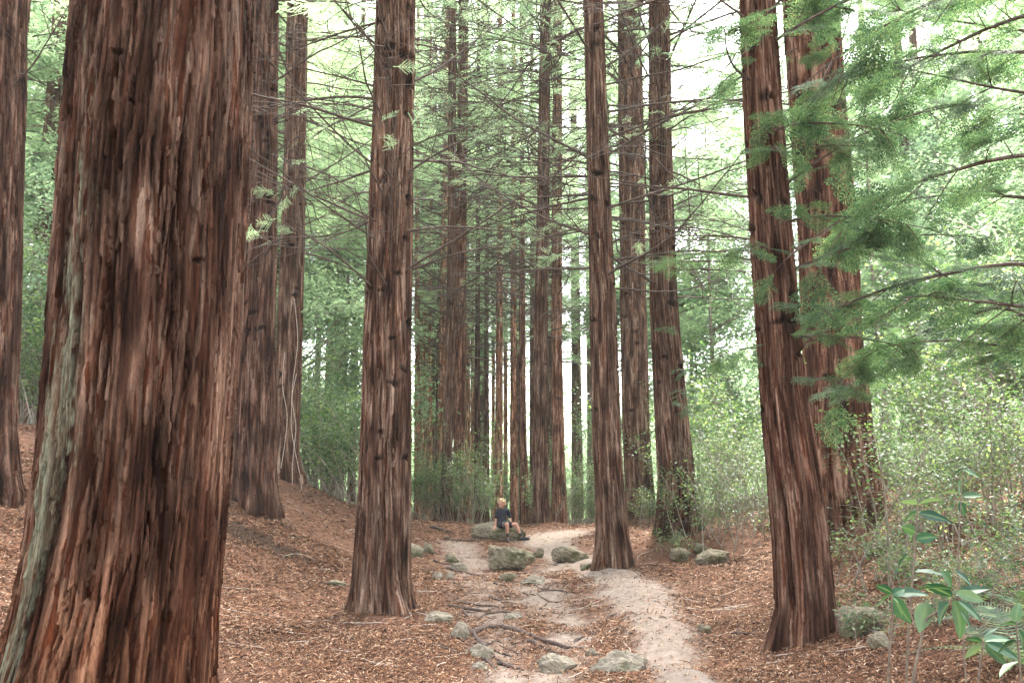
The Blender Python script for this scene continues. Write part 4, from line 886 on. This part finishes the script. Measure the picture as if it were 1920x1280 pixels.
# ---------------------------------------------------------------- the seated child
def mat_simple(name, col, rough=.6, col2=None, sc=30, spec=.3, sss=0):
    m = bpy.data.materials.new(name); t, b = NT(m)
    t.links.new(ramp(t, noise(t, sc, 3), [(.35, col), (.65, col2 or tuple(v*1.2 for v in col))]), b.inputs['Base Color'])
    b.inputs['Roughness'].default_value = rough; b.inputs['Specular IOR Level'].default_value = spec
    return m
def capsule(a, b_, ra, rb, n=14):
    a, b_ = np.asarray(a, float), np.asarray(b_, float); ra = ra if isinstance(ra, tuple) else (ra, ra); rb = rb if isinstance(rb, tuple) else (rb, rb)
    t_ = b_-a; L = np.linalg.norm(t_); t_ = t_/L; x_ = np.array([1., 0, 0]) if abs(t_[0]) < .8 else np.array([0, 0, 1.])
    x_ = x_-t_*(x_@t_); x_ /= np.linalg.norm(x_); y_ = np.cross(t_, x_); V, Fc = [a-t_*min(ra)], []
    rings = [(a, ra, -p) for p in (1.1, .6, .2)]+[(b_, rb, p) for p in (.2, .6, 1.1)]
    for c0, rr_, ph in rings:
        for q in range(n):
            th = q*2*math.pi/n; V.append(c0+t_*math.sin(ph)*min(rr_)+math.cos(ph)*(x_*math.cos(th)*rr_[0]+y_*math.sin(th)*rr_[1]))
    V.append(b_+t_*min(rb)); m_ = len(rings)
    for q in range(n):
        q2 = (q+1) % n; Fc.append((0, 1+q2, 1+q)); Fc.append((len(V)-1, 1+(m_-1)*n+q, 1+(m_-1)*n+q2))
        for k in range(m_-1): Fc.append((1+k*n+q, 1+k*n+q2, 1+(k+1)*n+q2, 1+(k+1)*n+q))
    return np.array(V), Fc
def skin(chains, sub=2):
    V, Fc, o_ = [], [], 0
    for ch in chains:
        for (a, ra), (b_, rb) in zip(ch[:-1], ch[1:]):
            v, f = capsule(a, b_, ra, rb); V.append(v); Fc += [tuple(q+o_ for q in p) for p in f]; o_ += len(v)
    return np.vstack(V), Fc
def arrays(me):
    if isinstance(me, tuple): return me
    v = np.empty(len(me.vertices)*3); me.vertices.foreach_get('co', v); return v.reshape(-1, 3), [tuple(p.vertices) for p in me.polygons]
def fuse(parts, mat, vox, name, cols=None):
    V, Fc, o_ = [], [], 0
    for v, f in parts: V.append(v); Fc += [tuple(i+o_ for i in q) for q in f]; o_ += len(v)
    me = bpy.data.meshes.new(name); me.from_pydata(np.vstack(V).tolist(), [], Fc); o = bpy.data.objects.new('tmp', me); S.collection.objects.link(o)
    m = o.modifiers.new('r', 'REMESH'); m.mode = 'VOXEL'; m.voxel_size = vox; m.use_smooth_shade = True
    sm = o.modifiers.new('sm', 'SMOOTH'); sm.iterations = 3; sm.factor = .5
    dg = bpy.context.evaluated_depsgraph_get(); r_ = bpy.data.meshes.new_from_object(o.evaluated_get(dg)); bpy.data.objects.remove(o)
    r_.name = name; r_.materials.clear(); r_.materials.append(mat); return r_
def ball(c, rx, ry, rz, rot=None, sub=3, f=None):
    bm = bmesh.new(); bmesh.ops.create_icosphere(bm, subdivisions=sub, radius=1); v = np.array([q.co[:] for q in bm.verts]); fc = [tuple(q.index for q in p.verts) for p in bm.faces]; bm.free()
    if f is not None: v = f(v)
    v = v*[rx, ry, rz]
    if rot is not None: v = v@np.array(rot).T
    return v+np.array(c), fc
YB = 24.75
g0 = np.array([P(940, 1014, YB)[0], YB, float(H(P(940, 1014, YB)[0], YB))])
def Q(px, py, dy): return P(px, py, YB+dy)-g0
neck, chest, waist, pel = Q(943, 954.5, .10), Q(942.5, 962, .11), Q(940.5, 973, .10), Q(940, 982, .10)
shL, elL, wrL = Q(934.5, 957.5, .09), Q(929.8, 972.5, .08), Q(928, 985.5, .02)
shR, elR, wrR = Q(951.5, 957, .10), Q(957, 971, .16), Q(957.5, 981.5, .05)
hpL, knL, anL = Q(944, 983.5, .03), Q(951, 982.5, -.28), Q(951.8, 1005.5, -.24)
hpR, knR, anR = Q(949.5, 983.0, .08), Q(968, 983.0, -.10), Q(977.3, 1005.0, -.12)
heL, toL = anL+np.array([0, .02, -.075]), anL+np.array([.01, -.15, -.10])
heR, toR = anR+np.array([-.01, .02, -.06]), anR+np.array([.17, -.09, -.055])
mid = lambda a, b_, f=.5: a+(b_-a)*f
m_skin = mat_simple('skin', (.36, .18, .12), .5, (.42, .22, .155)); m_shirt = mat_simple('shirt_cloth', (.006, .007, .012), .85, (.022, .024, .036), 45)
m_short = mat_simple('shorts_cloth', (.010, .011, .015), .85); m_white = mat_simple('white_trim', (.5, .5, .48), .8); m_shoe = mat_simple('shoe', (.012, .012, .015), .5)
m_hair = mat_simple('blond_hair', (.26, .16, .07), .6, (.62, .48, .28), 60)
HR = Matrix.Rotation(R(-38), 3, 'Z')@Matrix.Rotation(R(12), 3, 'X')     # head turned to its right and up
hc = Q(941.2, 944, .07)
def headf(v):
    v = v.copy(); x, y, z = v.T; lo = np.clip(-z, 0, 1); v[:, 0] *= 1-.28*lo**1.5; v[:, 1] *= 1-.12*lo; fr = y < -.3
    eye = np.exp(-(((np.abs(x)-.38)/.2)**2+((z-.02)/.14)**2)); v[:, 1] += np.where(fr, .09*eye, 0)
    nose = np.exp(-((x/.12)**2+((z+.18)/.2)**2)); v[:, 1] -= np.where(fr, .20*nose, 0)
    mouth = np.exp(-((x/.3)**2+((z+.52)/.06)**2)); v[:, 1] += np.where(fr, .06*mouth, 0)
    chin = np.exp(-((x/.3)**2+((z+.85)/.2)**2)); v[:, 1] -= np.where(y < 0, .12*chin, 0); return v
parts = [ball(hc, .074, .090, .108, HR, 4, headf)]
for sx in (-1, 1): parts.append(ball(hc+np.array(HR@Vector((sx*.075, .01, -.01))), .012, .022, .03, HR, 2))
parts.append(arrays(skin([[(pel, (.095, .08)), (waist, (.085, .07)), (chest, (.10, .075)), (mid(chest, neck, .7), (.07, .055)), (neck, .036), (mid(neck, hc, .6), .036)],
  [(mid(chest, neck, .7), .07), (shL, .042), (mid(shL, elL), .032), (elL, .027), (mid(elL, wrL, .3), .028), (wrL, .019)],
  [(mid(chest, neck, .7), .07), (shR, .042), (mid(shR, elR), .032), (elR, .027), (mid(elR, wrR, .3), .028), (wrR, .019)],
  [(pel, .09), (hpL, .07), (mid(hpL, knL), .06), (knL, .047), (mid(knL, anL, .3), .046), (mid(knL, anL, .7), .034), (anL, .027), (heL, .028), (mid(heL, toL, .6), .026), (toL, .018)],
  [(pel, .09), (hpR, .07), (mid(hpR, knR), .06), (knR, .047), (mid(knR, anR, .3), .046), (mid(knR, anR, .7), .034), (anR, .027), (heR, .028), (mid(heR, toR, .6), .026), (toR, .018)]])))
def hand(wr, fwd, side, dn):
    fwd, side, dn = [np.array(v, float)/np.linalg.norm(v) for v in (fwd, side, dn)]; pm_ = wr+fwd*.045
    out = [arrays(skin([[(wr, .018), (wr+fwd*.03, (.026, .014)), (wr+fwd*.065, (.030, .012))]], 1))]
    for k, L in enumerate((.045, .055, .052, .04)):
        b0 = wr+fwd*.06+side*(.026-.0175*k); out.append(arrays(skin([[(b0-fwd*.02, .0085), (b0+fwd*L*.5+dn*.004, .008), (b0+fwd*L*.8+dn*.016, .0075), (b0+fwd*L*.9+dn*.030, .0065)]], 1)))
    tb = wr+fwd*.015+side*.02; out.append(arrays(skin([[(tb, .010), (tb+side*.022+fwd*.02, .009), (tb+side*.028+fwd*.045+dn*.006, .0075)]], 1)))
    return out
parts += hand(wrL, (-.25, -.75, -.55), (1, -.3, 0), (0, -.2, -1)); parts += hand(wrR, (-.3, -.8, -.15), (-1, .3, 0), (0, 0, -1))
person = link('person', None, loc=g0); tag(person, 'curly-haired blond child in black tee and shorts sitting on a mossy rock, looking aside', 'person')
link('body', fuse(parts, m_skin, .0055, 'body'), person)
link('shirt', fuse([arrays(skin([[(mid(pel, waist, .1), (.115, .098)), (waist, (.104, .088)), (chest, (.118, .092)), (mid(chest, neck, .62), (.082, .066)), (mid(chest, neck, .95), .044)],
  [(mid(chest, neck, .62), .08), (shL, .056), (mid(shL, elL, .45), .050), (mid(shL, elL, .72), .052)], [(mid(chest, neck, .62), .08), (shR, .056), (mid(shR, elR, .45), .050), (mid(shR, elR, .72), .052)]]))], m_shirt, .007, 'shirt'), person)
link('shorts', fuse([arrays(skin([[(mid(pel, waist, .2), (.112, .095)), (pel, (.112, .098)), (hpL, .086), (mid(hpL, knL, .35), .077), (mid(hpL, knL, .62), .074)], [(pel, .11), (hpR, .086), (mid(hpR, knR, .35), .077), (mid(hpR, knR, .5), .074)]]))], m_short, .007, 'shorts'), person)
def ringtube(a, b_, ra, rb, mat, name, n=16):
    mb = MB(); mb.tube(np.array([mid(a, b_, f) for f in (0, .33, .66, 1)]), np.linspace(ra, rb, 4), n); link(name, mb.mesh(name, mat), person)
ringtube(mid(hpL, knL, .58), mid(hpL, knL, .68), .077, .077, m_white, 'shorts_trim')
for an, kn, he, to in ((anL, knL, heL, toL), (anR, knR, heR, toR)):
    ringtube(mid(an, kn, -.02), mid(an, kn, .27), .034, .037, m_shoe, 'sock')
    d = (to-he); link('shoe', fuse([arrays(skin([[(mid(he, an, .35), .036), (he, (.040, .038)), (he+d*.35+np.array([0, 0, .004]), (.042, .036)), (he+d*.75, (.044, .030)), (he+d*1.08, (.034, .022))], [(he, .04), (he-d*.12, .034)]]))], m_shoe, .006, 'shoe'), person)
hr_ = np.random.default_rng(5); hp = []
for k in range(90):
    v = hr_.normal(0, 1, 3); v /= np.linalg.norm(v)
    if v[2] < -.45 or (v[1] < -.35 and v[2] < .42): continue
    hp.append(ball(hc+np.array(HR@Vector((v[0]*.092, v[1]*.104+.008, v[2]*.118+.014))), hr_.uniform(.018, .030), .024, .020, None, 2))
link('hair', fuse(hp+[ball(hc+np.array([0, .014, .018]), .076, .088, .102, HR, 3)], m_hair, .006, 'hair'), person)
for sx in (-1, 1):
    v, f = ball(hc+np.array(HR@Vector((sx*.029, -.082, .006))), .010, .006, .006, HR, 2); link('eye', mesh('eye', v, [np.array(f)], mat_simple('eye', (.02, .015, .01), .2)), person)
v, f = ball(hc+np.array(HR@Vector((0, -.078, -.052))), .022, .008, .007, HR, 2); link('mouth', mesh('mouth', v, [np.array(f)], mat_simple('teeth', (.65, .55, .5), .4)), person)
print('PERSON', toL+g0, H(toL[0]+g0[0], toL[1]+g0[1]), toR+g0, H(toR[0]+g0[0], toR[1]+g0[1]), pel+g0)

# ---------------------------------------------------------------- haze
mh = bpy.data.materials.new('haze'); mh.use_nodes = True; t = mh.node_tree; t.nodes.clear()
pv = t.nodes.new('ShaderNodeVolumePrincipled'); pv.inputs['Density'].default_value = .0005; pv.inputs['Color'].default_value = (.93, .97, .95, 1)
mo = t.nodes.new('ShaderNodeOutputMaterial'); t.links.new(pv.outputs[0], mo.inputs['Volume'])
zlo = float(Z.min())-1
bx = [(x, y, z) for x in (-325, 325) for y in (-125, 425) for z in (zlo, max(float(Z.max())+4, 34))]
hz = mesh('haze', bx, [[(0, 1, 3, 2), (4, 6, 7, 5), (0, 4, 5, 1), (2, 3, 7, 6), (0, 2, 6, 4), (1, 5, 7, 3)]], mh, smooth=False)
tag(link('haze', hz), 'pale mist in the air', 'haze', kind='stuff')
print('OBJ', len(S.objects))
